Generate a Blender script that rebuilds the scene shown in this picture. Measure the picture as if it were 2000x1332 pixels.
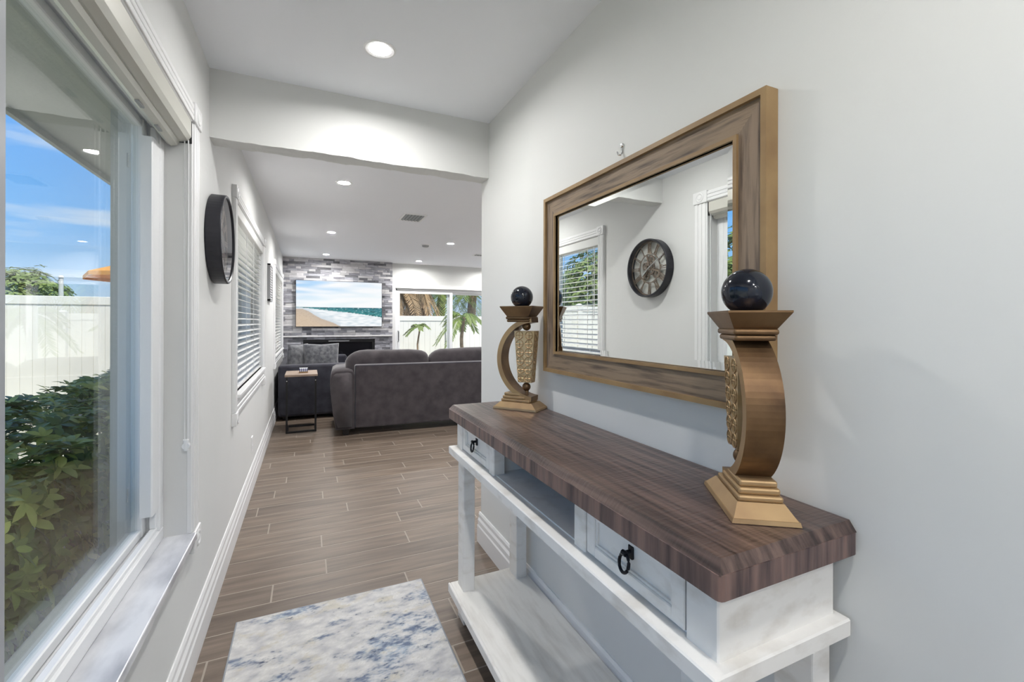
import bpy, bmesh, math, random
from mathutils import Vector, Matrix, noise as mnoise
for o in list(bpy.data.objects): bpy.data.objects.remove(o, do_unlink=True)
SC = bpy.context.scene
COL = SC.collection
rnd = random.Random(7)
PI = math.pi

# ------------------------------------------------------------------ camera
cd = bpy.data.cameras.new('camera'); cam = bpy.data.objects.new('camera', cd); COL.objects.link(cam)
cd.sensor_width = 36.0; cd.lens = 872.7*36/2000; cd.shift_y = -(666-628.5)/2000
cd.clip_start = 0.02; cd.clip_end = 200
cam.matrix_world = Matrix.Translation((0,0,1.32)) @ Matrix.Rotation(-0.428,4,'Z') @ Matrix.Rotation(PI/2,4,'X') @ Matrix.Rotation(0.0023,4,'Z')
SC.camera = cam
SC.view_settings.view_transform = 'Standard'; SC.view_settings.look = 'None'
SC.view_settings.gamma = 1.0; SC.view_settings.use_curve_mapping = False
SC.view_settings.exposure = 0.92

# ------------------------------------------------------------------ sky
w = bpy.data.worlds.new('sky'); SC.world = w; w.use_nodes = True
nt = w.node_tree; N = nt.nodes; L = nt.links; N.clear()
tc = N.new('ShaderNodeTexCoord'); sx = N.new('ShaderNodeSeparateXYZ'); L.new(tc.outputs['Generated'], sx.inputs[0])
rp = N.new('ShaderNodeValToRGB'); L.new(sx.outputs['Z'], rp.inputs[0])
e = rp.color_ramp.elements
e[0].position = 0.0; e[0].color = (.58,.70,.84,1); e[1].position = 1.0; e[1].color = (.12,.28,.66,1)
for p,c in ((.06,(.42,.63,.90,1)),(.16,(.23,.52,.96,1)),(.28,(.14,.43,.96,1)),(.5,(.13,.36,.82,1))):
    q = e.new(p); q.color = c
mp = N.new('ShaderNodeMapping'); mp.inputs['Scale'].default_value = (1.6,1.6,14); L.new(tc.outputs['Generated'], mp.inputs[0])
nz = N.new('ShaderNodeTexNoise'); nz.inputs['Scale'].default_value = 2.2; nz.inputs['Detail'].default_value = 6; L.new(mp.outputs[0], nz.inputs['Vector'])
cr = N.new('ShaderNodeValToRGB'); cr.color_ramp.elements[0].position = .53; cr.color_ramp.elements[1].position = .78; L.new(nz.outputs['Fac'], cr.inputs[0])
mx = N.new('ShaderNodeMixRGB'); L.new(cr.outputs[0], mx.inputs[0]); L.new(rp.outputs[0], mx.inputs[1]); mx.inputs[2].default_value = (.82,.87,.94,1)
bg = N.new('ShaderNodeBackground'); bg.inputs['Strength'].default_value = .66; L.new(mx.outputs[0], bg.inputs[0])
wo = N.new('ShaderNodeOutputWorld'); L.new(bg.outputs[0], wo.inputs[0])

# ------------------------------------------------------------------ sun
sl = bpy.data.lights.new('sun','SUN'); sl.energy = 3.8; sl.angle = .01; sl.color = (1,.95,.87)
so = bpy.data.objects.new('sun', sl); COL.objects.link(so)
so.rotation_euler = Vector((-.24,.42,-.88)).to_track_quat('-Z','Y').to_euler()
LAMP_HALL, LAMP_LIVING = 350.0, 680.0     # radiance of the downlight lenses, set apart to balance hall and living room

# ------------------------------------------------------------------ materials
MATS = {}
def mat(name, col, rough=.6, metal=0, spec=.5, col2=None, nscale=6, stretch=(1,1,1), lo=.35, hi=.65, bump=0, bscale=60, bstretch=(1,1,1), coat=0, detail=4, objrand=0, island=False, sheen=0, trans=0, coords='POS'):
    m = bpy.data.materials.new(name); m.use_nodes = True
    t = m.node_tree; n = t.nodes; l = t.links
    b = n['Principled BSDF']
    b.inputs['Roughness'].default_value = rough; b.inputs['Metallic'].default_value = metal
    b.inputs['Specular IOR Level'].default_value = spec
    b.inputs['Coat Weight'].default_value = coat; b.inputs['Sheen Weight'].default_value = sheen
    b.inputs['Base Color'].default_value = (*col,1)
    geo = n.new('ShaderNodeNewGeometry'); tco = n.new('ShaderNodeTexCoord')
    src = tco.outputs['Object'] if coords == 'OBJ' else geo.outputs['Position']
    rv = None
    if objrand or island:
        oi = n.new('ShaderNodeObjectInfo')
        ad = n.new('ShaderNodeMath'); ad.operation = 'ADD'; l.new(oi.outputs['Random'], ad.inputs[0])
        if island: l.new(geo.outputs['Random Per Island'], ad.inputs[1])
        else: ad.inputs[1].default_value = 0
        fr = n.new('ShaderNodeMath'); fr.operation = 'FRACT'; l.new(ad.outputs[0], fr.inputs[0]); rv = fr.outputs[0]
        off = n.new('ShaderNodeVectorMath'); off.operation = 'ADD'
        sc = n.new('ShaderNodeMath'); sc.operation = 'MULTIPLY'; sc.inputs[1].default_value = 37.0; l.new(rv, sc.inputs[0])
        cb = n.new('ShaderNodeCombineXYZ')
        for i in range(3): l.new(sc.outputs[0], cb.inputs[i])
        l.new(src, off.inputs[0]); l.new(cb.outputs[0], off.inputs[1]); src = off.outputs[0]
    last = None
    if col2 is not None:
        mpn = n.new('ShaderNodeMapping'); mpn.inputs['Scale'].default_value = stretch; l.new(src, mpn.inputs[0])
        nn = n.new('ShaderNodeTexNoise'); nn.inputs['Scale'].default_value = nscale; nn.inputs['Detail'].default_value = detail
        l.new(mpn.outputs[0], nn.inputs['Vector'])
        r = n.new('ShaderNodeValToRGB'); r.color_ramp.elements[0].position = lo; r.color_ramp.elements[1].position = hi
        r.color_ramp.elements[0].color = (*col,1); r.color_ramp.elements[1].color = (*col2,1)
        l.new(nn.outputs['Fac'], r.inputs[0]); last = r.outputs[0]
    if objrand and rv is not None:
        hs = n.new('ShaderNodeHueSaturation')
        mr = n.new('ShaderNodeMapRange'); mr.inputs[3].default_value = 1-objrand; mr.inputs[4].default_value = 1+objrand
        l.new(rv, mr.inputs[0]); l.new(mr.outputs[0], hs.inputs['Value'])
        if last: l.new(last, hs.inputs['Color'])
        else: hs.inputs['Color'].default_value = (*col,1)
        last = hs.outputs[0]
    if last: l.new(last, b.inputs['Base Color'])
    if bump:
        mb = n.new('ShaderNodeMapping'); mb.inputs['Scale'].default_value = bstretch; l.new(src, mb.inputs[0])
        bn = n.new('ShaderNodeTexNoise'); bn.inputs['Scale'].default_value = bscale; bn.inputs['Detail'].default_value = 3; l.new(mb.outputs[0], bn.inputs['Vector'])
        bp = n.new('ShaderNodeBump'); bp.inputs['Strength'].default_value = bump; bp.inputs['Distance'].default_value = .004
        l.new(bn.outputs['Fac'], bp.inputs['Height']); l.new(bp.outputs[0], b.inputs['Normal'])
    if trans:
        o = n['Material Output']; tr = n.new('ShaderNodeBsdfTranslucent'); ms = n.new('ShaderNodeMixShader'); ms.inputs[0].default_value = trans
        if last: l.new(last, tr.inputs[0])
        else: tr.inputs[0].default_value = (*col,1)
        l.new(b.outputs[0], ms.inputs[1]); l.new(tr.outputs[0], ms.inputs[2]); l.new(ms.outputs[0], o.inputs[0])
    MATS[name] = m
    return m
def emit(name, col, s):
    m = bpy.data.materials.new(name); m.use_nodes = True; n = m.node_tree.nodes; n.clear()
    em = n.new('ShaderNodeEmission'); em.inputs[0].default_value = (*col,1); em.inputs[1].default_value = s
    o = n.new('ShaderNodeOutputMaterial'); m.node_tree.links.new(em.outputs[0], o.inputs[0]); MATS[name] = m; return m
def glassmat(name, tint=(.93,.97,.95), ior=1.6):
    m = bpy.data.materials.new(name); m.use_nodes = True; n = m.node_tree.nodes; l = m.node_tree.links; n.clear()
    t = n.new('ShaderNodeBsdfTransparent'); t.inputs[0].default_value = (*tint,1)
    g = n.new('ShaderNodeBsdfGlossy'); g.inputs['Roughness'].default_value = 0
    ge = n.new('ShaderNodeNewGeometry'); dt = n.new('ShaderNodeVectorMath'); dt.operation = 'DOT_PRODUCT'
    l.new(ge.outputs['Incoming'], dt.inputs[0]); l.new(ge.outputs['Normal'], dt.inputs[1])
    def mth(op, a_, b_=None):
        q = n.new('ShaderNodeMath'); q.operation = op
        for i_, v_ in enumerate((a_, b_)):
            if v_ is None: continue
            if isinstance(v_, (int, float)): q.inputs[i_].default_value = v_
            else: l.new(v_, q.inputs[i_])
        return q.outputs[0]
    f0 = ((ior-1)/(ior+1))**2      # Schlick reflectance, alike on both faces of the pane
    f = mth('ADD', mth('MULTIPLY', mth('POWER', mth('SUBTRACT', 1, mth('ABSOLUTE', dt.outputs['Value'])), 5), 1-f0), f0)
    x = n.new('ShaderNodeMixShader'); o = n.new('ShaderNodeOutputMaterial')
    l.new(f, x.inputs[0]); l.new(t.outputs[0], x.inputs[1]); l.new(g.outputs[0], x.inputs[2]); l.new(x.outputs[0], o.inputs[0])
    MATS[name] = m; return m
def vcol(name, em=0, rough=.6):
    m = bpy.data.materials.new(name); m.use_nodes = True; n = m.node_tree.nodes; l = m.node_tree.links
    b = n['Principled BSDF']; a = n.new('ShaderNodeVertexColor'); a.layer_name = 'col'
    if em:
        b.inputs['Base Color'].default_value = (.01,.01,.01,1); l.new(a.outputs[0], b.inputs['Emission Color']); b.inputs['Emission Strength'].default_value = em
    else: l.new(a.outputs[0], b.inputs['Base Color'])
    b.inputs['Roughness'].default_value = rough; MATS[name] = m; return m

mat('wall', (.69,.695,.68), .75, bump=.35, bscale=14, col2=(.72,.72,.71), nscale=1.2)
mat('wall_smooth', (.71,.715,.695), .6, bump=.10, bscale=25, col2=(.73,.735,.72), nscale=.8)
mat('ceil', (.90,.915,.95), .8, bump=.15, bscale=9)
mat('trimw', (.82,.82,.82), .35, bump=.03, bscale=30)
mat('vinyl', (.86,.87,.88), .3)
mat('vinyl_shaded', (.40,.42,.45), .35)  # white vinyl with the meeting stile's backlit shade put into the colour
mat('alu', (.62,.61,.55), .35, metal=.3, col2=(.70,.69,.64), nscale=2, stretch=(1,.05,1))
mat('stucco', (.52,.53,.50), .9, bump=.5, bscale=60, col2=(.46,.47,.44), nscale=3)
mat('concrete', (.60,.61,.60), .9, bump=.4, bscale=70, col2=(.52,.53,.53), nscale=4)
mat('marble', (.76,.77,.80), .25, col2=(.40,.41,.45), nscale=8, stretch=(1,.4,1), lo=.38, hi=.66, detail=8, bump=.02)
mat('tile', (.098,.070,.051), .42, col2=(.222,.170,.130), nscale=5, stretch=(.55,6,1), lo=.25, hi=.75, detail=6, bump=.12, bscale=9, bstretch=(1,12,1), objrand=.12, island=True)
mat('grout', (.36,.315,.265), .85, bump=.1)
mat('rug_edge', (.32,.34,.37), .95, bump=.6, bscale=400)
mat('darkwood', (.034,.020,.018), .33, col2=(.155,.100,.082), nscale=7, stretch=(11,.5,3), lo=.34, hi=.68, detail=8, bump=.35, bscale=26, bstretch=(.4,5,1), coat=.12)
mat('darkwood_edge', (.045,.028,.03), .4, col2=(.20,.125,.105), nscale=26, stretch=(1.5,1.5,.12), lo=.34, hi=.60, detail=7, bump=.3, bscale=80, bstretch=(1,1,.15))
mat('whitewood', (.83,.81,.775), .55, col2=(.62,.58,.52), nscale=7, stretch=(1.6,1.6,3.5), lo=.50, hi=.80, detail=8, bump=.25, bscale=40, bstretch=(1,1,.25))
mat('shelfwood', (.82,.80,.755), .55, col2=(.62,.59,.54), nscale=9, stretch=(4,.6,1), lo=.45, hi=.85, detail=8, bump=.25, bscale=50, bstretch=(.3,1,1))
mat('iron', (.02,.02,.024), .4, metal=.7)
mat('framewood', (.27,.195,.13), .6, col2=(.085,.058,.042), nscale=4, stretch=(1,1.6,20), lo=.44, hi=.70, detail=8, bump=.2, bscale=18, bstretch=(1,1,12))
mat('framewood_v', (.27,.195,.135), .6, col2=(.085,.058,.045), nscale=4, stretch=(1,20,1.6), lo=.44, hi=.70, detail=8, bump=.2, bscale=18, bstretch=(1,12,1))
mat('lipwood', (.34,.22,.10), .5, col2=(.25,.15,.065), nscale=9, stretch=(1,1,1))
mat('mirror', (.86,.88,.87), 0.0, metal=1)
mat('bronze', (.22,.13,.062), .40, metal=.7, col2=(.035,.016,.010), nscale=7, lo=.42, hi=.74, detail=6, coords='OBJ', bump=.03)
mat('gold', (.46,.31,.16), .42, metal=.6, col2=(.32,.20,.11), nscale=9, lo=.4, hi=.8, coords='OBJ')
mat('goldpanel', (.50,.35,.17), .42, metal=.6, col2=(.62,.50,.33), nscale=12, coords='OBJ')
mat('orb', (.004,.005,.009), .12, col2=(.010,.014,.026), nscale=12, coords='OBJ', spec=.45)
mat('orbbase', (.02,.02,.02), .8)
mat('sofa', (.036,.029,.033), .95, col2=(.070,.058,.062), nscale=9, lo=.3, hi=.7, detail=8, bump=.4, bscale=180, sheen=.35)
mat('sofadark', (.022,.022,.032), .95, col2=(.04,.04,.054), nscale=8, bump=.4, bscale=160, sheen=.15)
mat('fur', (.055,.058,.068), .95, col2=(.19,.19,.20), nscale=22, lo=.35, hi=.75, detail=8, bump=1, bscale=120, sheen=.6)
mat('blackmetal', (.012,.012,.013), .45, metal=.3)
mat('tablewood', (.36,.27,.205), .5, col2=(.24,.175,.13), nscale=6, stretch=(1,9,1), detail=6)
mat('clockblack', (.010,.010,.016), .35)
mat('clockgold', (.30,.235,.18), .42, metal=.6, col2=(.18,.13,.10), nscale=30)
mat('clockface', (.74,.73,.70), .6, col2=(.66,.65,.62), nscale=20)
mat('chrome', (.75,.76,.76), .2, metal=1)
mat('blackglass', (.008,.008,.010), .08)
mat('blackplastic', (.012,.012,.013), .3)
mat('slat', (.86,.86,.84), .45, trans=.25)
mat('paint_white', (.85,.85,.85), .4)
mat('ventgrey', (.35,.36,.37), .5)
mat('fence', (.78,.76,.70), .55, col2=(.72,.70,.64), nscale=1.5, bump=.05)
mat('ground', (.44,.41,.34), .95, col2=(.36,.36,.28), nscale=3, bump=.6, bscale=30)
mat('patio', (.62,.60,.56), .9, col2=(.55,.53,.50), nscale=3, bump=.2)
mat('leafA', (.20,.29,.07), .35, col2=(.30,.38,.10), nscale=6, objrand=.3, island=True, trans=.35)
mat('leafB', (.42,.50,.13), .38, col2=(.58,.60,.20), nscale=6, objrand=.25, island=True, trans=.3)
mat('leafC', (.09,.15,.045), .4, col2=(.14,.21,.06), nscale=5, objrand=.3, island=True, trans=.15)
mat('treeleaf', (.12,.18,.045), .6, col2=(.20,.26,.07), nscale=3, objrand=.3, island=True, trans=.2)
mat('bark', (.16,.11,.07), .9, col2=(.26,.20,.14), nscale=14, bump=.8)
mat('palmbark', (.36,.25,.155), .9, col2=(.20,.13,.08), nscale=9, bump=.8)
mat('deadfrond', (.42,.29,.16), .8, col2=(.28,.18,.09), nscale=8, island=True, objrand=.2, trans=.2)
mat('frond', (.12,.19,.035), .5, col2=(.23,.29,.06), nscale=5, island=True, objrand=.25, trans=.3)
mat('umbrella', (.85,.42,.06), .8, trans=.35)
mat('pole', (.6,.6,.57), .5)
mat('roof', (.42,.42,.42), .8, col2=(.36,.36,.36), nscale=9)
mat('stoneA', (.20,.20,.225), .55, col2=(.34,.34,.37), nscale=10, stretch=(1,1,4), objrand=.6, island=True, bump=.5, bscale=60)
mat('stoneL', (.52,.51,.52), .55, col2=(.66,.65,.66), nscale=10, stretch=(1,1,4), objrand=.18, island=True, bump=.4, bscale=60)
mat('stoneback', (.16,.16,.17), .9)
emit('lens_hall', (1.0,.985,.965), LAMP_HALL); emit('lens_living', (1.0,.985,.965), LAMP_LIVING)
glassmat('glass', (.97,.98,.975), 1.5); glassmat('glass_tint', (.95,.97,.96), 1.5)
vcol('screen', em=.53, rough=.15); vcol('rug', rough=.95); vcol('print', rough=.5)
M = MATS

# ------------------------------------------------------------------ mesh helpers
OFF = {}
def mkmesh(name, bm, m):
    me = bpy.data.meshes.new(name)
    bmesh.ops.recalc_face_normals(bm, faces=bm.faces)
    bm.to_mesh(me); bm.free()
    if isinstance(m, str): m = M[m]
    me.materials.append(m)
    return me
def obj(name, bm, m, parent=None, smooth=False, local=False):
    if parent is not None and not local and not isinstance(bm, bpy.types.Mesh):
        bmesh.ops.translate(bm, verts=bm.verts, vec=-OFF[parent.name])
    me = mkmesh(name, bm, m) if not isinstance(bm, bpy.types.Mesh) else bm
    if smooth:
        for p in me.polygons: p.use_smooth = True
    o = bpy.data.objects.new(name, me); COL.objects.link(o)
    OFF[o.name] = OFF[parent.name] if parent is not None else Vector((0,0,0))
    if parent is not None: o.parent = parent
    return o
def empty(name, loc, rz=0):
    o = bpy.data.objects.new(name, None); COL.objects.link(o); o.location = loc; o.rotation_euler = (0,0,rz)
    o.empty_display_size = .05; OFF[o.name] = Vector(loc); return o
def tag(o, label, cat=None, group=None, kind=None):
    if label: o['label'] = label
    if cat: o['category'] = cat
    if group: o['group'] = group
    if kind: o['kind'] = kind
    return o
def struct(o, label=None): return tag(o, label, None, None, 'structure')
def nb(): return bmesh.new()
def box(bm, x0,x1,y0,y1,z0,z1, bev=0, seg=2, mtx=None):
    r = bmesh.ops.create_cube(bm, size=1)
    vs = r['verts']
    bmesh.ops.scale(bm, vec=(x1-x0,y1-y0,z1-z0), verts=vs)
    bmesh.ops.translate(bm, vec=((x0+x1)/2,(y0+y1)/2,(z0+z1)/2), verts=vs)
    if bev:
        es = set(e for v in vs for e in v.link_edges)
        q = bmesh.ops.bevel(bm, geom=list(es), offset=bev, segments=seg, affect='EDGES', profile=.5)
        vs = q['verts']
    if mtx is not None: bmesh.ops.transform(bm, matrix=mtx, verts=vs)
    return bm
def B(x0,x1,y0,y1,z0,z1, bev=0, seg=2): return box(nb(), x0,x1,y0,y1,z0,z1, bev, seg)
def frustum(bm, c, b, t, z0, z1):
    # rectangular frustum, b=(hx,hy) below, t=(hx,hy) above
    vs = []
    for (hx,hy),z in ((b,z0),(t,z1)):
        for sx_,sy_ in ((-1,-1),(1,-1),(1,1),(-1,1)): vs.append(bm.verts.new((c[0]+sx_*hx, c[1]+sy_*hy, z)))
    bm.faces.new(vs[3::-1]); bm.faces.new(vs[4:8])
    for i in range(4):
        j = (i+1)%4; bm.faces.new((vs[i],vs[j],vs[4+j],vs[4+i]))
    return bm
def tube(bm, pts, r, seg=10, cap=True):
    pts = [Vector(p) for p in pts]; rings = []
    rs = r if isinstance(r,(list,tuple)) else [r]*len(pts)
    up = Vector((0,0,1))
    for i,p in enumerate(pts):
        d = (pts[min(i+1,len(pts)-1)]-pts[max(i-1,0)]).normalized()
        a = d.cross(up if abs(d.z) < .95 else Vector((1,0,0))).normalized(); b2 = d.cross(a).normalized()
        rings.append([bm.verts.new(p+(a*math.cos(2*PI*k/seg)+b2*math.sin(2*PI*k/seg))*rs[i]) for k in range(seg)])
    for i in range(len(rings)-1):
        for k in range(seg):
            j = (k+1)%seg; bm.faces.new((rings[i][k],rings[i][j],rings[i+1][j],rings[i+1][k]))
    if cap: bm.faces.new(rings[0][::-1]); bm.faces.new(rings[-1])
    return bm
def lathe(bm, prof, c, seg=32, axis='Z'):
    # prof = [(r,h)...] from bottom to top
    rings = []
    for r,h in prof:
        ring = []
        for k in range(seg):
            t = 2*PI*k/seg; x,y = r*math.cos(t), r*math.sin(t)
            p = (c[0]+x,c[1]+y,c[2]+h) if axis=='Z' else (c[0]+h,c[1]+x,c[2]+y)
            ring.append(bm.verts.new(p))
        rings.append(ring)
    for i in range(len(rings)-1):
        for k in range(seg):
            j = (k+1)%seg; bm.faces.new((rings[i][k],rings[i][j],rings[i+1][j],rings[i+1][k]))
    bm.faces.new(rings[0][::-1]); bm.faces.new(rings[-1])
    return bm
def sphere(bm, c, r, u=32, v=18):
    bmesh.ops.create_uvsphere(bm, u_segments=u, v_segments=v, radius=r, matrix=Matrix.Translation(c)); return bm
def prism_y(bm, prof, y0, y1):
    # closed (x,z) profile extruded along Y
    a = [bm.verts.new((x,y0,z)) for x,z in prof]; b2 = [bm.verts.new((x,y1,z)) for x,z in prof]
    n = len(prof); bm.faces.new(a); bm.faces.new(b2[::-1])
    for i in range(n):
        j = (i+1)%n; bm.faces.new((a[i],b2[i],b2[j],a[j]))
    return bm
def prism_x(bm, prof, x0, x1):
    a = [bm.verts.new((x0,y,z)) for y,z in prof]; b2 = [bm.verts.new((x1,y,z)) for y,z in prof]
    n = len(prof); bm.faces.new(a); bm.faces.new(b2[::-1])
    for i in range(n):
        j = (i+1)%n; bm.faces.new((a[i],b2[i],b2[j],a[j]))
    return bm
def prism_z(bm, prof, z0, z1):
    a = [bm.verts.new((x,y,z0)) for x,y in prof]; b2 = [bm.verts.new((x,y,z1)) for x,y in prof]
    n = len(prof); bm.faces.new(a[::-1]); bm.faces.new(b2)
    for i in range(n):
        j = (i+1)%n; bm.faces.new((a[i],a[j],b2[j],b2[i]))
    return bm

# ------------------------------------------------------------------ room shell
XL, XR, ZC = -.408, .948, 2.465
YH0, YH1, HB = 2.405, 2.51, 2.15        # header beam
YE = 2.52                                # end of the hall's right wall
YB = 8.95                                # back wall
XE = 4.7                                 # living room right wall
XO = -.63                                # outer face of left wall
Y0 = -3.6
W1 = (-.75,2.005,.53,2.06); W2 = (3.15,4.95,.875,2.05); W3 = (6.6,8.5,.875,2.05)  # first window is lengthened out of view to let in more daylight

bm = nb()
def wall_x(bm, x0,x1, ya,yb, za,zb, holes):
    y = ya
    for (a,b_,c,d) in holes:
        box(bm,x0,x1,y,a,za,zb); box(bm,x0,x1,a,b_,za,c); box(bm,x0,x1,a,b_,d,zb); y = b_
    box(bm,x0,x1,y,yb,za,zb)
wall_x(bm, XO+.02, XL, Y0-.2, YB+.2, -.05, ZC+.1, [W1,W2,W3])
struct(obj('wall_left', bm, 'wall'))
bm = nb(); wall_x(bm, XO, XO+.02, Y0-.2, YB+.2, -.3, ZC+.1, [W1,W2,W3])
# stuccoed outer reveals of window 1
Ya,Yb_,Za,Zb = W1
struct(obj('wall_outer_left', bm, 'stucco'), 'grey stucco outer face of the window wall')
struct(obj('wall_right', B(XR,XR+.12,Y0-.2,YE,-.05,ZC+.1), 'wall_smooth'))
bm = nb(); box(bm,XR+.12,XE+.12,YE-.12,YE,-.05,ZC+.1); struct(obj('wall_living_front', bm, 'wall_smooth'))
bm = nb(); RW = (3.3,8.3,0,2.06); wall_x(bm, XE, XE+.12, YE, YB+.2, -.05, ZC+.1, [(RW[0],RW[1],-.05,RW[3])]); struct(obj('wall_living_right', bm, 'wall_smooth'))
EW = (-.25,.80,2.06); bm = nb(); box(bm,XL-.02,EW[0],Y0-.12,Y0,-.05,ZC+.1); box(bm,EW[1],XR+.12,Y0-.12,Y0,-.05,ZC+.1); box(bm,EW[0],EW[1],Y0-.12,Y0,EW[2],ZC+.1); struct(obj('wall_entry', bm, 'wall_smooth'))
DX0,DX1,DZ1 = 1.56,3.90,1.98
bm = nb(); box(bm,XL-.1,DX0,YB,YB+.2,-.05,ZC+.1); box(bm,DX0,DX1,YB,YB+.2,DZ1,ZC+.1); box(bm,DX1,XE+.12,YB,YB+.2,-.05,ZC+.1)
struct(obj('wall_back', bm, 'wall_smooth'))
bm = nb(); box(bm,XO,XR+.12,Y0-.2,YE,ZC,ZC+.12); box(bm,XO,XE+.12,YE,YB+.2,ZC,ZC+.12)
ceilo = struct(obj('ceiling', bm, 'ceil'))
# roof slab with eaves over both sides
bm = nb(); box(bm,-1.217,XE+.45,Y0-.35,YB+.62,2.58,2.70); box(bm,-1.217,XO,Y0-.8,YB+.2,2.28,2.30); box(bm,-1.24,-1.217,Y0-.8,YB+.2,2.25,2.70)
box(bm,XO,XE+.12,YB+.2,YB+.62,2.28,2.30); box(bm,XO,XE+.12,YB+.60,YB+.62,2.25,2.70)
struct(obj('roof_eaves', bm, 'stucco'), 'grey roof slab with stuccoed soffit over the window')
# header beam with uneven plaster lower edge
bm = nb(); nx = 60
def hz(x, y): return HB + .006*mnoise.noise((x*9,y*20,1.3)) + .004*mnoise.noise((x*31,y*40,4))
rows = []
for y in (YH0, YH0+.03, YH1-.03, YH1): rows.append([bm.verts.new((XL+(XR-XL)*i/nx, y, hz(XL+(XR-XL)*i/nx, y))) for i in range(nx+1)])
top0 = [bm.verts.new((XL+(XR-XL)*i/nx, YH0, ZC)) for i in range(nx+1)]; top1 = [bm.verts.new((XL+(XR-XL)*i/nx, YH1, ZC)) for i in range(nx+1)]
for i in range(nx):
    for j in range(3): bm.faces.new((rows[j][i],rows[j][i+1],rows[j+1][i+1],rows[j+1][i]))
    bm.faces.new((top0[i],top0[i+1],rows[0][i+1],rows[0][i])); bm.faces.new((top1[i+1],top1[i],rows[3][i],rows[3][i+1])); bm.faces.new((top0[i+1],top0[i],top1[i],top1[i+1]))
struct(obj('trim_1', bm, 'wall_smooth'), 'plastered header beam between hall and living room')

# ---- floor with plank tiles
TP, TL, TY = .155, .965, 2.3766
floor = struct(obj('floor', B(XL-.02,XE+.1,Y0-.1,YB+.15,-.09,-.0007), 'grout'))
known = {-5:.537,-3:.612,-1:.465,0:-.157,1:.091,2:.556,3:.076,4:.56,5:-.225,6:.256,7:-.317,8:.103,9:-.23,10:.223,11:-.161,12:.134,13:.305,14:.653,16:-.12,17:.37,18:.553,19:.025}
cells = []
r0 = math.floor((Y0-TY)/TP)-1; r1 = math.ceil((YB-TY)/TP)+1
for r in range(r0, r1):
    ya, yb = TY+r*TP, TY+(r+1)*TP
    if yb < Y0 or ya > YB: continue
    xo = known.get(r, rnd.uniform(0,TL))
    xmax = XR if (ya+yb)/2 < YE else XE
    k = math.floor((XL-xo)/TL)
    while xo+k*TL < xmax:
        a, b_ = max(xo+k*TL, XL), min(xo+(k+1)*TL, xmax)
        k += 1
        if b_-a < .03: continue
        cells.append((a,b_,max(ya,Y0),min(yb,YB)))
def tile_vis(c): # in view and near: first
    x,y = (c[0]+c[1])/2,(c[2]+c[3])/2
    zc = x*.415+y*.91; xc = x*.91-y*.415
    return zc if (zc > .5 and abs(xc) < 1.25*zc and y > 1.2) else zc+50 if zc > 0 else 100
cells.sort(key=tile_vis)
tmesh = {}
G = .0026
def tilemesh(w_, h_):
    key = (round(w_,3), round(h_,3))
    if key not in tmesh:
        b3 = nb(); frustum(b3,(0,0),(w_/2-G,h_/2-G),(w_/2-G-.0012,h_/2-G-.0012),-.006,0); tmesh[key] = mkmesh('tile', b3, 'tile')
    return tmesh[key]
for c in cells[:290]:
    o = bpy.data.objects.new('tile', tilemesh(c[1]-c[0], c[3]-c[2])); COL.objects.link(o); o.parent = floor
    o.location = ((c[0]+c[1])/2,(c[2]+c[3])/2,0)
bm = nb()
for c in cells[290:]: frustum(bm,((c[0]+c[1])/2,(c[2]+c[3])/2),((c[1]-c[0])/2-G,(c[3]-c[2])/2-G),((c[1]-c[0])/2-G-.0012,(c[3]-c[2])/2-G-.0012),-.006,0)
tag(obj('tile_field', bm, 'tile', floor), None, None, None, 'stuff')

# ---- baseboards
def bbprof(x, s, h=.175, t=.02):
    return [(x,0),(x+s*t,0),(x+s*t,h*.55),(x+s*(t*.8),h*.60),(x+s*(t*.8),h*.74),(x+s*t*.5,h*.82),(x+s*t*.5,h*.93),(x+s*t*.25,h),(x,h)]
bm = prism_y(nb(), bbprof(XL,1), Y0, 8.86); struct(obj('baseboard_left', bm, 'trimw'))
bm = prism_y(nb(), bbprof(XR,-1), Y0, YE+.015); struct(obj('baseboard_right', bm, 'trimw'))

# ---- window 1 (near slider)
GX = -.515
a,b_,c,d = W1
win1 = struct(empty('window_1', (GX,(a+b_)/2,c)), 'large white horizontal sliding window')
bm = nb()   # fixed outer frame, stepped
for x0,x1,t in ((-.56,-.477,.045),(-.505,-.485,.06)):
    box(bm,x0,x1,a,b_,c,c+t,.003,1); box(bm,x0,x1,a,b_,d-t,d,.003,1); box(bm,x0,x1,b_-t,b_,c+t,d-t,.003,1); box(bm,x0,x1,a,a+t,c+t,d-t,.003,1)
obj('window_frame', bm, 'vinyl', win1)
def sash(y0,y1,x,wd,m,st):
    b3 = nb(); z0,z1 = c+.05,d-.05
    box(b3,x-.016,x+.016,y0,y0+st[0],z0,z1,.003,1); box(b3,x-.016,x+.016,y1-st[1],y1,z0,z1,.003,1)
    box(b3,x-.014,x+.014,y0+st[0],y1-st[1],z0,z0+wd,.003,1); box(b3,x-.014,x+.014,y0+st[0],y1-st[1],z1-wd,z1,.003,1)
    s = obj('sash', b3, m, win1)
    obj('pane', B(x-.003,x+.003,y0+st[0]-.005,y1-st[1]+.005,z0+wd-.005,z1-wd+.005), 'glass_tint', s)
    return s
s1 = sash(1.0, b_-.05, -.530, .028, 'vinyl', (.03,.045))
s2 = sash(a+.05, 1.075, -.497, .035, 'vinyl', (.045,.085))
obj('meeting_stile', B(-.515,-.480,.985,1.078,c+.05,d-.05,.004,2), 'vinyl_shaded', s2)
bm = nb()   # rounded white cover strip on far jamb
prof = [(-.515,1.845)]+[(-.515+.045*math.sin(t*PI/12), 1.955+.04*(1-math.cos(t*PI/12))) for t in range(0,1)]
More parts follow.
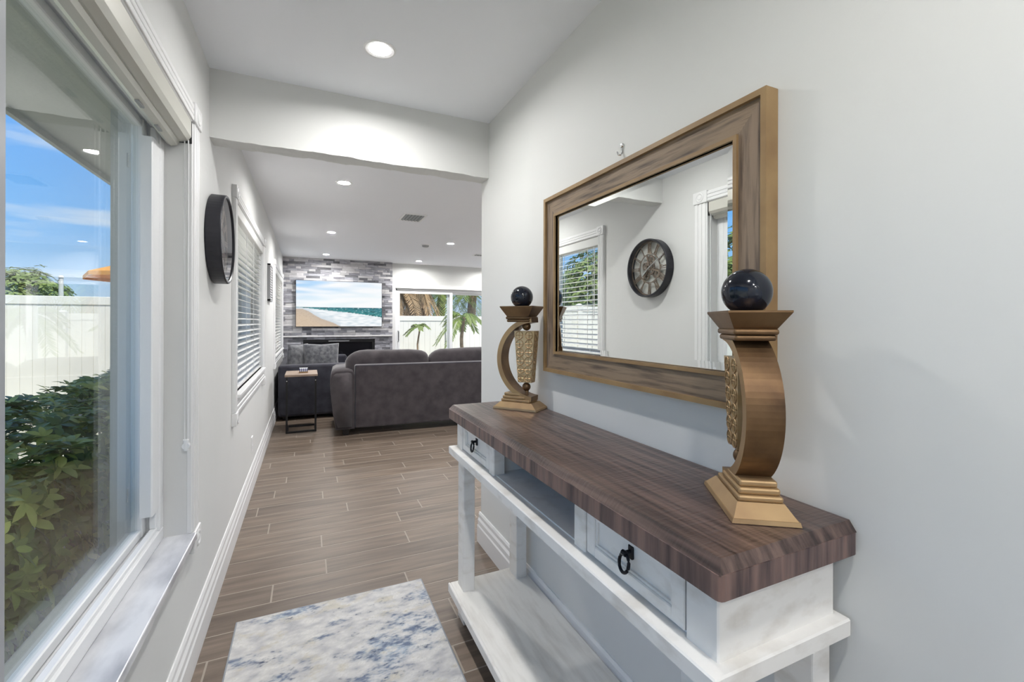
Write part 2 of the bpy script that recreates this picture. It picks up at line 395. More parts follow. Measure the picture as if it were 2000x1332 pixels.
prof = [(-.515,1.885),(-.484,1.885),(-.480,1.89),(-.480,1.955),(-.482,1.972),(-.488,1.984),(-.498,1.992),(-.515,1.994)]
prism_z(bm, prof, .655, 1.945); obj('jamb_cover', bm, 'vinyl', win1)
for z in (.72,1.83):
    bm = nb(); box(bm,-.5455,-.5425,1.868,1.880,z,z+.045); obj('sash_clip', bm, 'ventgrey', win1)
struct(obj('trim_2', B(-.480,-.376,a-.02,b_+.005,c-.025,c+.002,.004,2), 'marble'), 'grey veined marble window sill')
bm = prism_y(nb(), [(XO-.02,c-.045),(-.55,c-.045),(-.55,c+.004),(XO-.005,c-.012),(XO-.02,c-.02)], a-.05, b_+.0); struct(obj('trim_3', bm, 'concrete'), 'rough concrete outer sill of the large window')
def casing(n, a,b_,c,d, x=XL, w_=.085, t=.021, label=None, drop=.07, blockh=.075):
    root = struct(empty('trim_%d'%n, (x,(a+b_)/2,c)), label)
    def strip(y0,y1,z0,z1,vert):
        b3 = nb(); box(b3,x-.002,x+t*.75,y0,y1,z0,z1,.003,1)
        if vert: 
            for q in (.2,.5,.8): box(b3,x,x+t,y0+(y1-y0)*q-.010,y0+(y1-y0)*q+.010,z0,z1,.004,2)
        else:
            for q in (.2,.5,.8): box(b3,x,x+t,y0,y1,z0+(z1-z0)*q-.010,z0+(z1-z0)*q+.010,.004,2)
        return b3
    obj('casing_side', strip(a-w_,a,c-drop,d,True), 'trimw', root); obj('casing_side', strip(b_,b_+w_,c-drop,d,True), 'trimw', root)
    obj('casing_head', strip(a,b_,d,d+blockh*.93,False), 'trimw', root)
    obj('casing_apron', strip(a,b_,c-drop-.03,c-.03,False), 'trimw', root)
    for y in (a-w_,b_):
        for z in (d,c-drop-blockh):
            k = obj('corner_block', B(x-.002,x+t+.006,y-.004,y+w_+.004,z,z+blockh,.004,2), 'trimw', root)
            b3 = lathe(nb(), [(.030,0),(.030,.004),(.024,.006),(.016,.002),(.010,.005),(.001,.006)], (x+t+.004,y+w_/2,z+blockh/2), 20, 'X'); obj('rosette', b3, 'trimw', k)
    return root
casing(4, *W1, label='white moulded casing around the large sliding window', drop=.0, w_=.1)
# roller shade cassette in window 1
sh = tag(empty('roller_shade', (-.44,1.1,1.98)), 'rolled-up shade in a pale metal cassette at the head of the sliding window', 'shade')
bm = nb(); prism_y(bm, [(-.478,2.058),(-.395,2.058),(-.395,2.0),(-.405,1.985),(-.425,1.978),(-.465,1.978),(-.478,1.99)], a+.01, b_-.008); obj('cassette', bm, 'alu', sh)
obj('end_cap', B(-.480,-.393,b_-.008,b_-.002,1.976,2.060,.002,1), 'blackplastic', sh)
bm = prism_y(nb(), [(-.470,1.992),(-.432,1.992),(-.430,1.975),(-.436,1.962),(-.455,1.957),(-.468,1.964)], a+.02, b_-.012); obj('bottom_rail', bm, 'alu', sh)
for y in (1.62,1.80): obj('slot_clip', B(-.456,-.446,y,y+.05,1.954,1.9585), 'ventgrey', sh)
bm = nb(); tube(bm,[(-.402,1.990,1.985),(-.402,1.990,.885)],.0022,6); tube(bm,[(-.414,1.992,1.985),(-.412,1.992,.885)],.0022,6); obj('cord_loop', bm, 'paint_white', sh)
bm = nb(); tube(bm,[(-.407,1.988,.885),(-.407,1.988,.845)],[.009,.008],10); tube(bm,[(-.407,1.981,.862),(-.407,2.0,.862)],.012,12); obj('cord_tensioner', bm, 'vinyl', sh)

# ---- windows 2 and 3 with blinds
def blinded(n, W, lab):
    a,b_,c,d = W
    win = struct(empty('window_%d'%n, (-.53,(a+b_)/2,c)))
    bm = nb(); x0,x1 = -.575,-.50
    for (y0,y1,z0,z1) in ((a,b_,c,c+.05),(a,b_,d-.05,d),(a,a+.05,c+.05,d-.05),(b_-.05,b_,c+.05,d-.05),((a+b_)/2-.03,(a+b_)/2+.03,c+.05,d-.05)): box(bm,x0,x1,y0,y1,z0,z1,.003,1)
    obj('window_frame', bm, 'vinyl', win)
    for y0,y1 in ((a+.045,(a+b_)/2-.025),((a+b_)/2+.025,b_-.045)): obj('pane', B(-.542,-.536,y0,y1,c+.045,d-.045), 'glass', win)
    obj('sill', B(-.50,-.372,a,b_,c-.022,c,.004,2), 'trimw', win)
    casing(n+3, a,b_,c,d, label=lab, drop=.10)
    bl = tag(empty('window_blind', (-.44,(a+b_)/2,c)), 'white slatted blind lowered over the window %s' % ('beside the clock' if n==2 else 'behind the dark loveseat'), 'blind', 'white horizontal blinds')
    obj('valance', B(-.455,-.398,a+.006,b_-.006,d-.075,d-.002,.006,2), 'slat', bl)
    sp = .044; k = int((d-.085-c-.03)/sp)
    ms = nb(); box(ms,-.025,.025,-(b_-a)/2+.012,(b_-a)/2-.012,-.0014,.0014,.001,1)
    bmesh.ops.rotate(ms, verts=ms.verts, cent=(0,0,0), matrix=Matrix.Rotation(math.radians(14),3,'Y')); sm = mkmesh('slat', ms, 'slat')
    for i in range(k):
        o = bpy.data.objects.new('slat', sm); COL.objects.link(o); o.parent = bl; o.location = (0,0,d-.095-i*sp-c)
    obj('bottom_rail', B(-.465,-.415,a+.012,b_-.012,c+.004,c+.022,.004,2), 'slat', bl)
    nl = 4
    for i in range(nl):
        y = a+.18+(b_-a-.36)*i/(nl-1); bm = nb()
        for x in (-.466,-.414): box(bm,x-.0012,x+.0012,y-.002,y+.002,c+.02,d-.07)
        obj('ladder_cord', bm, 'slat', bl)
    bm = nb(); tube(bm,[(-.402,a+.06,d-.08),(-.400,a+.062,1.35)],.004,8); obj('tilt_wand', bm, 'paint_white', bl)
blinded(2, W2, 'white casing around the window beside the clock')
blinded(3, W3, 'white casing around the window behind the loveseat')

# ---- sliding glass door
door = struct(empty('door_1', ((DX0+DX1)/2,YB,0)), 'white framed sliding glass patio door')
bm = nb(); y0,y1 = YB+.03,YB+.15
box(bm,DX0,DX0+.04,y0,y1,0,DZ1,.003,1); box(bm,DX1-.04,DX1,y0,y1,0,DZ1,.003,1); box(bm,DX0,DX1,y0,y1,DZ1-.05,DZ1,.003,1); box(bm,DX0,DX1,y0,y1,-.003,.03,.003,1); obj('door_frame', bm, 'vinyl', door)
for i,(x0,x1,y) in enumerate(((DX0+.035,2.74,YB+.06),(2.64,DX1-.035,YB+.11))):
    bm = nb(); st = .06
    box(bm,x0,x0+st,y-.018,y+.018,.03,DZ1-.045,.003,1); box(bm,x1-st,x1,y-.018,y+.018,.03,DZ1-.045,.003,1); box(bm,x0+st,x1-st,y-.018,y+.018,.03,.12,.003,1); box(bm,x0+st,x1-st,y-.018,y+.018,DZ1-.10,DZ1-.045,.003,1)
    s = obj('door_panel', bm, 'vinyl', door); obj('pane', B(x0+st-.005,x1-st+.005,y-.004,y+.004,.115,DZ1-.095), 'glass', s)
    if i == 0:
        bm = nb(); tube(bm,[(x0+.03,y-.02,.92),(x0+.03,y-.055,.95),(x0+.03,y-.055,1.10),(x0+.03,y-.02,1.13)],.008,8); obj('handle', bm, 'blackmetal', s)
bm = nb()
for x0,x1,z0,z1 in ((DX0-.08,DX0,0,DZ1+.08),(DX1,DX1+.08,0,DZ1+.08),(DX0,DX1,DZ1,DZ1+.08)): box(bm,x0,x1,YB-.02,YB+.03,z0,z1,.004,2)
struct(obj('trim_8', bm, 'trimw'), 'flat white casing around the patio door')

# ---- side patio doors and glazed entry door (out of view, added to let daylight in)
added_door2 = struct(empty('added_door_2', (XE,(RW[0]+RW[1])/2,0)), 'wide white framed glass doors added out of view in the living room side wall for daylight')
bm = nb(); x0,x1 = XE+.02,XE+.10
for q in ((RW[0],RW[1],-.003,.03),(RW[0],RW[1],RW[3]-.05,RW[3]),(RW[0],RW[0]+.05,.03,RW[3]-.05),(RW[1]-.05,RW[1],.03,RW[3]-.05)): box(bm,x0,x1,*q,.003,1)
obj('door_frame', bm, 'vinyl', added_door2)
for i in range(4):
    ya,yb = RW[0]+.05+(RW[1]-RW[0]-.1)*i/4, RW[0]+.05+(RW[1]-RW[0]-.1)*(i+1)/4; bm = nb(); x = XE+.06
    for q in ((ya,yb,.03,.11),(ya,yb,RW[3]-.11,RW[3]-.05),(ya,ya+.055,.11,RW[3]-.11),(yb-.055,yb,.11,RW[3]-.11)): box(bm,x-.018,x+.018,*q,.002,1)
    p_ = obj('door_panel', bm, 'vinyl', added_door2); obj('pane', B(x-.003,x+.003,ya+.05,yb-.05,.105,RW[3]-.105), 'glass', p_)
added_door3 = struct(empty('added_door_3', ((EW[0]+EW[1])/2,Y0,0)), 'glazed white entry door added out of view at the end of the hall for daylight')
bm = nb(); y = Y0-.06
for q in ((EW[0],EW[1],.0,.12),(EW[0],EW[1],EW[2]-.10,EW[2]),(EW[0],EW[0]+.10,.12,EW[2]-.10),(EW[1]-.10,EW[1],.12,EW[2]-.10)): box(bm,q[0],q[1],y-.022,y+.022,q[2],q[3],.003,1)
leaf_ = obj('door_leaf', bm, 'vinyl', added_door3); obj('pane', B(EW[0]+.095,EW[1]-.095,y-.003,y+.003,.115,EW[2]-.095), 'glass', leaf_)
bm = nb(); tube(bm,[(EW[1]-.05,y+.02,1.0),(EW[1]-.05,y+.06,1.0),(EW[1]-.15,y+.06,1.0)],.009,8); obj('handle', bm, 'chrome', leaf_)

# ---- stone feature wall
FW = 8.862
fw = struct(obj('wall_feature', B(XL,1.488,FW+.012,YB+.01,-.01,ZC), 'stoneback'), 'grey split-face stone strip wall behind the television')
FX0,FX1,FZ0,FZ1 = -.08,1.16,.62,.985
TVX0,TVX1,TVZ0,TVZ1 = -.205,1.285,1.218,2.060
smesh = {}; parts = []; stuff = nb()
z = 0; hrow = .0412; rw = 0
while z < ZC-.01:
    h_ = min(hrow, ZC-z); x = XL - rnd.uniform(0,.2)
    while x < 1.488:
        ln = rnd.choice((.08,.11,.15,.19,.23,.27)); xa,xb = max(x,XL),min(x+ln,1.488); x += ln
        if xb-xa < .015: continue
        if z < FZ1 and z+h_ > FZ0 and xb > FX0 and xa < FX1:
            if xa < FX0: xb = FX0
            elif xb > FX1: xa = FX1
            else: continue
            if xb-xa < .015: continue
        dep = rnd.choice((0,.004,.008,.013)); light = rnd.random() < .40
        hidden = (xa > TVX0-.02 and xb < TVX1+.02 and z > TVZ0-.0 and z+h_ < TVZ1) or z < 1.0
        if hidden: box(stuff,xa+.001,xb-.001,FW-dep,FW+.02,z+.001,z+h_-.001)
        else: parts.append((xa,xb,z,h_,dep,light))
    z += hrow; rw += 1
tag(obj('stone_strip_field', stuff, 'stoneA', fw), None, None, None, 'stuff')
for (xa,xb,z,h_,dep,light) in parts:
    key = (round(xb-xa,3),round(h_,4),dep,light)
    if key not in smesh:
        b3 = nb(); box(b3,-(xb-xa)/2+.001,(xb-xa)/2-.001,-dep,.02,.001,h_-.001); smesh[key] = mkmesh('stone_strip', b3, 'stoneL' if light else 'stoneA')
    o = bpy.data.objects.new('stone_strip', smesh[key]); COL.objects.link(o); o.parent = fw; o.location = ((xa+xb)/2,FW,z)
print('stone strips', len(parts))
struct(obj('trim_9', B(XL,1.488,FW-.045,FW+.02,1.035,1.062,.004,1), 'stoneL'), 'thin pale stone ledge under the television')
fp = tag(empty('electric_fireplace', ((FX0+FX1)/2,FW,FZ0)), 'wide black electric fireplace set in the stone wall under the television', 'fireplace')
bm = nb(); t = .05
box(bm,FX0,FX1,FW-.012,FW+.011,FZ1-t,FZ1,.003,1); box(bm,FX0,FX1,FW-.012,FW+.011,FZ0,FZ0+t,.003,1); box(bm,FX0,FX0+t,FW-.012,FW+.011,FZ0+t,FZ1-t,.003,1); box(bm,FX1-t,FX1,FW-.012,FW+.011,FZ0+t,FZ1-t,.003,1); obj('surround', bm, 'blackplastic', fp)
obj('firebox_glass', B(FX0+t-.004,FX1-t+.004,FW-.004,FW+.011,FZ0+t-.004,FZ1-t+.004), 'blackglass', fp)
obj('control_grille', B(FX0+.42,FX0+.78,FW-.016,FW-.011,FZ1-.035,FZ1-.018,.002,1), 'ventgrey', fp)

# ---- television
tv = tag(empty('television', ((TVX0+TVX1)/2,FW-.014,TVZ0)), 'flat television on the stone wall showing a beach with surf', 'television')
obj('housing', B(TVX0,TVX1,FW-.072,FW-.014,TVZ0,TVZ1,.006,2), 'blackplastic', tv)
def lerp(a,b_,t): return tuple(x+(y-x)*t for x,y in zip(a,b_))
def srgb(r,g,b_): return tuple(((v/255)/12.92 if v/255 <= .04045 else ((v/255+.055)/1.055)**2.4) for v in (r,g,b_))
def interp(t, P):
    for (x0,y0),(x1,y1) in zip(P,P[1:]):
        if t <= x1: return y0+(y1-y0)*(t-x0)/(x1-x0)
    return P[-1][1]
def beach(u, v):
    n1 = mnoise.noise((u*3,v*14,2)); n2 = mnoise.noise((u*14,v*34,5)); n3 = mnoise.noise((u*40,v*60,9))
    sand = interp(u,[(0,.385),(.08,.375),(.14,.33),(.2,.255),(.28,.17),(.36,.12),(.42,.08),(.5,0),(.51,-1),(1,-1)])
    sea = interp(u,[(0,.41),(.1,.405),(.25,.375),(.45,.335),(.6,.31),(.8,.26),(1,.205)])
    if v > .425:
        t = (v-.425)/.575
        base = lerp(srgb(232,243,247), srgb(165,208,246), max(0,min(1,t*1.1-u*.55)))
        cl = max(0,min(1,.45+n1*1.1+u*.35)); return lerp(base, srgb(246,248,250), cl)
    if v < sand:
        t = max(0,min(1,(sand-v)/.18)); c1 = lerp(srgb(196,180,162), srgb(208,188,164), t); return lerp(c1, srgb(150,120,95), max(0,n3)*.35)
    if v > sea:
        t = (v-sea)/max(.01,.425-sea); c1 = lerp(srgb(52,140,142), srgb(40,112,128), t)
        c1 = lerp(c1, srgb(18,80,84), max(0,min(1,n2*1.8))); return lerp(c1, srgb(190,220,220), max(0,min(1,(n3-.25)*1.8)))
    fo = max(0,min(1,.72+n2*1.0)); edge = max(0,min(1,(v-sand)/.12))
    c1 = lerp(srgb(196,212,222), srgb(244,247,249), fo); return lerp(srgb(206,216,224), c1, edge)
def colgrid(name, x0,x1,z0,z1,nu,nv,fn, plane):
    me = bpy.data.meshes.new(name); vs = []; cs = []
    for j in range(nv+1):
        for i in range(nu+1): vs.append(plane(x0+(x1-x0)*i/nu, z0+(z1-z0)*j/nv)); cs.append(fn(i/nu,j/nv))
    fs = [(j*(nu+1)+i,j*(nu+1)+i+1,(j+1)*(nu+1)+i+1,(j+1)*(nu+1)+i) for j in range(nv) for i in range(nu)]
    me.from_pydata(vs,[],fs); at = me.color_attributes.new('col','FLOAT_COLOR','POINT')
    at.data.foreach_set('color',[x for c_ in cs for x in (*c_,1.0)]); return me
me = colgrid('screen', TVX0+.008,TVX1-.008,TVZ0+.010,TVZ1-.008,170,96,beach, lambda x,z_: Vector((x,FW-.0735,z_))-OFF[tv.name]); me.materials.append(M['screen']); obj('screen', me, None, tv)

# ---- ceiling fittings
LAMPS_XY = []
def downlight(x,y,label,group='recessed downlights'):
    LAMPS_XY.append((x,y)); t = tag(empty('downlight', (x,y,ZC)), label, 'ceiling light', group)
    bm = nb(); prf = [(.0455,-.0015),(.058,-.004),(.066,-.003),(.067,.0015),(.0455,.0015)]
    rg = [[bm.verts.new((x+r4*math.cos(2*PI*k/28),y+r4*math.sin(2*PI*k/28),ZC+h4)) for k in range(28)] for r4,h4 in prf]
    for i in range(len(rg)):
        for k in range(28): bm.faces.new((rg[i][k],rg[i][(k+1)%28],rg[(i+1)%len(rg)][(k+1)%28],rg[(i+1)%len(rg)][k]))
    obj('trim_ring', bm, 'paint_white', t)
    bm = nb(); rg = [[bm.verts.new((x+.0462*math.cos(2*PI*k/28),y+.0462*math.sin(2*PI*k/28),ZC+h4)) for k in range(28)] for h4 in (-.001,.018)]
    for k in range(28): bm.faces.new((rg[0][k],rg[0][(k+1)%28],rg[1][(k+1)%28],rg[1][k]))
    obj('baffle', bm, 'paint_white', t)
    bm = nb(); bmesh.ops.create_circle(bm, cap_ends=True, radius=.046, segments=28, matrix=Matrix.Translation((x,y,ZC+.009)))
    o = obj('lens', bm, 'lens_hall' if y < YH0 else 'lens_living', t)
    for p in o.data.polygons:
        if p.normal.z > 0: p.flip()
    return t
for x,y,l_ in ((.272,1.941,'glowing round downlight in the hall ceiling in front of the header beam'),(.272,-.05,'glowing round downlight in the middle of the hall ceiling'),(.272,-1.05,'added unseen round downlight in the hall ceiling between its neighbours'),(.272,-2.05,'added unseen round downlight in the hall ceiling away from the entry door'),(.272,-3.05,'added unseen round downlight in the hall ceiling in front of the entry door'),  # last three hall lamps are unseen, added to brighten the hall
    (.267,3.935,'glowing round downlight just past the header beam'),(.268,6.201,'glowing round downlight above the end of the dark loveseat'),(.278,8.279,'glowing round downlight close to the television wall'),
    (1.90,6.348,'glowing round downlight beside the smoke detector'),(1.904,8.433,'glowing round downlight in front of the patio door'),
    (1.90,4.0,'glowing round downlight above the floor behind the sofa'),(3.5,4.0,'added unseen round downlight in the far corner by the living room front wall'),(3.5,6.35,'added unseen round downlight above the sofa end by the right wall'),(3.5,8.43,'added unseen round downlight by the fixed patio door panel')):  # row nearest the right wall is unseen, added to brighten the room
    downlight(x,y,l_)
cb_ = nb()
for x,y in LAMPS_XY: bmesh.ops.create_cone(cb_, cap_ends=True, segments=28, radius1=.0464, radius2=.0464, depth=.04, matrix=Matrix.Translation((x,y,ZC)))
cut = bpy.data.objects.new('cut', mkmesh('cut', cb_, 'ceil')); COL.objects.link(cut)
mdb = ceilo.modifiers.new('holes','BOOLEAN'); mdb.operation = 'DIFFERENCE'; mdb.object = cut; mdb.solver = 'EXACT'
bpy.context.view_layer.update()
nm_ = bpy.data.meshes.new_from_object(ceilo.evaluated_get(bpy.context.evaluated_depsgraph_get()))
ceilo.modifiers.clear(); ceilo.data = nm_; bpy.data.objects.remove(cut, do_unlink=True)
print('ceiling faces', len(nm_.polygons))
def vent(x0,x1,y0,y1,label,slats_along_y=True):
    t = tag(empty('ceiling_vent', ((x0+x1)/2,(y0+y1)/2,ZC)), label, 'vent', 'ceiling vents')
    bm = nb(); f = .025
    for q in ((x0,x1,y0,y0+f),(x0,x1,y1-f,y1),(x0,x0+f,y0+f,y1-f),(x1-f,x1,y0+f,y1-f)): box(bm,*q,ZC-.008,ZC+.001,.002,1)
    obj('frame', bm, 'paint_white', t); obj('backing', B(x0+f,x1-f,y0+f,y1-f,ZC-.0012,ZC+.001), 'blackplastic', t)
    k = 6
    for i in range(k):
        xx = x0+f+(x1-x0-2*f)*(i+.5)/k; b3 = nb(); box(b3,-.008,.008,y0+f,y1-f,-.001,.001); bmesh.ops.rotate(b3,verts=b3.verts,cent=(0,0,0),matrix=Matrix.Rotation(.6,3,'Y')); bmesh.ops.translate(b3,verts=b3.verts,vec=(xx,0,ZC-.0065)); obj('slat', b3, 'ventgrey', t)
vent(.915,1.17,4.75,5.10,'square white ceiling vent with grey louvres above the floor behind the sofa')
vent(2.56,2.92,7.10,7.30,'narrow white ceiling vent above the sofa near the patio door')
sd = tag(empty('smoke_detector', (1.588,6.592,ZC)), 'round white smoke detector on the living room ceiling', 'detector')
obj('base', lathe(nb(), [(.05,-.012),(.06,-.010),(.062,.001),(.01,.001)], (1.588,6.592,ZC), 28), 'paint_white', sd)
obj('cover', lathe(nb(), [(.030,-.036),(.044,-.033),(.050,-.022),(.050,-.012),(.01,-.012)], (1.588,6.592,ZC), 28), 'ventgrey', sd)

# ------------------------------------------------------------------ console table
CZ, CT = .944, .885
ct = tag(empty('console_table', (.755,1.23,0)), 'distressed white console table with dark wood top, two drawers and lower shelf', 'table')
bm = nb(); box(bm,.58,.942,.494,1.964,CT,CZ-.018)
es = [e_ for e_ in bm.edges if abs(e_.verts[0].co.z-e_.verts[1].co.z) > .01]
bmesh.ops.bevel(bm, geom=es, offset=.010, segments=3, affect='EDGES', profile=.5)
top = obj('table_top', bm, 'darkwood_edge', ct)
bm = nb()
ch = .016; vs0 = [(.5815,.4955),(.9405,.4955),(.9405,1.9625),(.5815,1.9625)]; vs1 = [(.5815+ch,.4955+ch*.8),(.9405,.4955+ch*.8),(.9405,1.9625-ch*.8),(.5815+ch,1.9625-ch*.8)]
lo_ = [bm.verts.new((*p,CZ-.019)) for p in vs0]; hi_ = [bm.verts.new((*p,CZ)) for p in vs1]
bm.faces.new(lo_[::-1]); bm.faces.new(hi_)
for i in range(4): bm.faces.new((lo_[i],lo_[(i+1)%4],hi_[(i+1)%4],hi_[i]))
obj('top_board', bm, 'darkwood', top)
BX0,BX1 = .612,.922; BY0,BY1 = .525,1.933; LZ = .76
bm = nb()
box(bm,BX0+.26,BX1-.002,BY0+.002,BY1-.002,LZ-.02,CT+.001); box(bm,BX0+.01,BX1,BY0+.02,BY1-.02,LZ-.015,LZ+.004)            # back and deck
box(bm,BX0+.003,BX1-.001,BY0+.001,BY0+.018,LZ-.01,CT+.001); box(bm,BX0+.003,BX1-.001,BY1-.018,BY1-.001,LZ-.01,CT+.001)                    # ends
for y0,y1 in ((BY0,BY0+.07),(BY1-.07,BY1),(.912,.962),(1.498,1.546)): box(bm,BX0,BX0+.045,y0,y1,LZ-.01,CT+.002,.003,1)
box(bm,BX0+.04,BX1-.01,.915,.935,LZ,CT); box(bm,BX0+.04,BX1-.01,1.523,1.543,LZ,CT)
obj('body', bm, 'whitewood', ct)
for i,(y0,y1) in enumerate(((.600,.908),(1.550,1.858))):
    bm = nb(); z0,z1 = LZ+.006,CT-.004; xf = BX0+.002
    box(bm,xf,xf+.02,y0,y0+.032,z0,z1,.002,1); box(bm,xf,xf+.02,y1-.032,y1,z0,z1,.002,1); box(bm,xf,xf+.02,y0+.032,y1-.032,z0,z0+.026,.002,1); box(bm,xf,xf+.02,y0+.032,y1-.032,z1-.026,z1,.002,1)
    box(bm,xf+.010,xf+.24,y0+.025,y1-.025,z0+.02,z1-.02)
    dr = obj('drawer', bm, 'whitewood', ct)
    bm = nb()
    for (ya,yb2,za,zb) in ((y0+.032,y1-.032,z0+.026,z0+.031),(y0+.032,y1-.032,z1-.031,z1-.026),(y0+.032,y0+.038,z0+.031,z1-.031),(y1-.038,y1-.032,z0+.031,z1-.031)): box(bm,xf+.005,xf+.012,ya,yb2,za,zb)
    obj('panel_moulding', bm, 'whitewood', dr)
    yc,zc_ = (y0+y1)/2,(z0+z1)/2+.012
    bm = nb(); tube(bm,[(xf+.012,yc,zc_),(xf-.010,yc,zc_)],.005,8); box(bm,xf+.004,xf+.011,yc-.007,yc+.007,zc_-.016,zc_+.014,.002,1); tube(bm,[(xf-.010,yc-.006,zc_),(xf-.010,yc+.006,zc_)],.006,8)
    obj('pull_mount', bm, 'iron', dr)
    bm = nb(); pts = [(xf-.011+.003*math.cos(t*PI/10),yc+.015*math.sin(t*PI/10),zc_-.020+.019*math.cos(t*PI/10)) for t in range(21)]; tube(bm,pts,.0036,8,False); obj('ring_pull', bm, 'iron', dr, True)
obj('ledge', B(.578,.936,.502,1.953,LZ-.034,LZ,.003,1), 'whitewood', ct)
for x0,x1 in ((.615,.667),(.868,.920)):
    for y0,y1 in ((.530,.610),(1.848,1.928)):
        obj('leg', B(x0,x1,y0,y1,0,LZ-.03,.004,2), 'whitewood', ct)
obj('shelf', B(.584,.932,.505,1.948,.108,.146,.004,1), 'shelfwood', ct)
obj('shelf_edge', B(.576,.586,.503,1.950,.106,.145,.003,1), 'whitewood', ct)

# ------------------------------------------------------------------ wall mirror
mr = tag(empty('wall_mirror', (XR,1.165,1.115)), 'rectangular mirror in a weathered wood frame above the console table', 'mirror')
ma,mb_,mc,md = .660,1.668,1.1157,1.8347; fwid = .084; xf = XR-.030
def mitre(y0,z0,y1,z1,inw,x0,x1):
    # board along the outer edge (y0,z0)-(y1,z1); inner edge is inset on both ends
    b3 = nb(); cy,cz = (ma+mb_)/2,(mc+md)/2
    def ins(y,z_): return (y+(inw if y < cy else -inw), z_+(inw if z_ < cz else -inw))
    P = [(y0,z0),(y1,z1),ins(y1,z1),ins(y0,z0)]
    prism_x(b3,P,x0,x1); return b3
cs = [(ma,mc),(mb_,mc),(mb_,md),(ma,md)]
for i in range(4):
    p,q = cs[i],cs[(i+1)%4]; vert = abs(p[0]-q[0]) < 1e-6
    fb = obj('frame_board', mitre(*p,*q,fwid,xf,XR-.001), 'framewood_v' if vert else 'framewood', mr)
for inset,wd,x0,nm in ((0,.011,xf-.010,'outer_lip'),(fwid-.010,.010,xf-.007,'inner_lip')):
    b3 = nb()
    A0 = [(ma+inset,mc+inset),(mb_-inset,mc+inset),(mb_-inset,md-inset),(ma+inset,md-inset)]
    i2 = inset+wd; A1 = [(ma+i2,mc+i2),(mb_-i2,mc+i2),(mb_-i2,md-i2),(ma+i2,md-i2)]
    if inset == 0: A0 = [(ma-.003,mc-.003),(mb_+.003,mc-.003),(mb_+.003,md+.003),(ma-.003,md+.003)]
    x1 = XR-.001 if inset == 0 else XR-.02
    for i in range(4):
        j = (i+1)%4; prism_x(b3,[A0[i],A0[j],A1[j],A1[i]],x0,x1)
    obj(nm, b3, 'lipwood', mr)
gi = fwid-.004; b3 = nb()
g0 = [(ma+gi,mc+gi),(mb_-gi,mc+gi),(mb_-gi,md-gi),(ma+gi,md-gi)]; g1 = [(ma+gi+.026,mc+gi+.026),(mb_-gi-.026,mc+gi+.026),(mb_-gi-.026,md-gi-.026),(ma+gi+.026,md-gi-.026)]
v0 = [b3.verts.new((XR-.0255,*p)) for p in g0]; v1 = [b3.verts.new((XR-.0270,*p)) for p in g1]
b3.faces.new(v1)
for i in range(4): b3.faces.new((v0[i],v0[(i+1)%4],v1[(i+1)%4],v1[i]))
obj('mirror_glass', b3, 'mirror', mr)
hk = tag(empty('wall_hook', (XR,1.197,1.872)), 'small metal hook on the wall just above the mirror', 'hook')
bm = nb(); tube(bm,[(XR-.003,1.197,1.906),(XR-.003,1.197,1.880),(XR-.006,1.198,1.874),(XR-.014,1.201,1.874),(XR-.018,1.203,1.884)],.0028,8); obj('wire', bm, 'chrome', hk, True)
bm = lathe(nb(), [(.001,-.008),(.006,-.007),(.008,-.003),(.008,.001)], (XR,1.197,1.905), 14, 'X'); obj('nail_head', bm, 'chrome', hk)

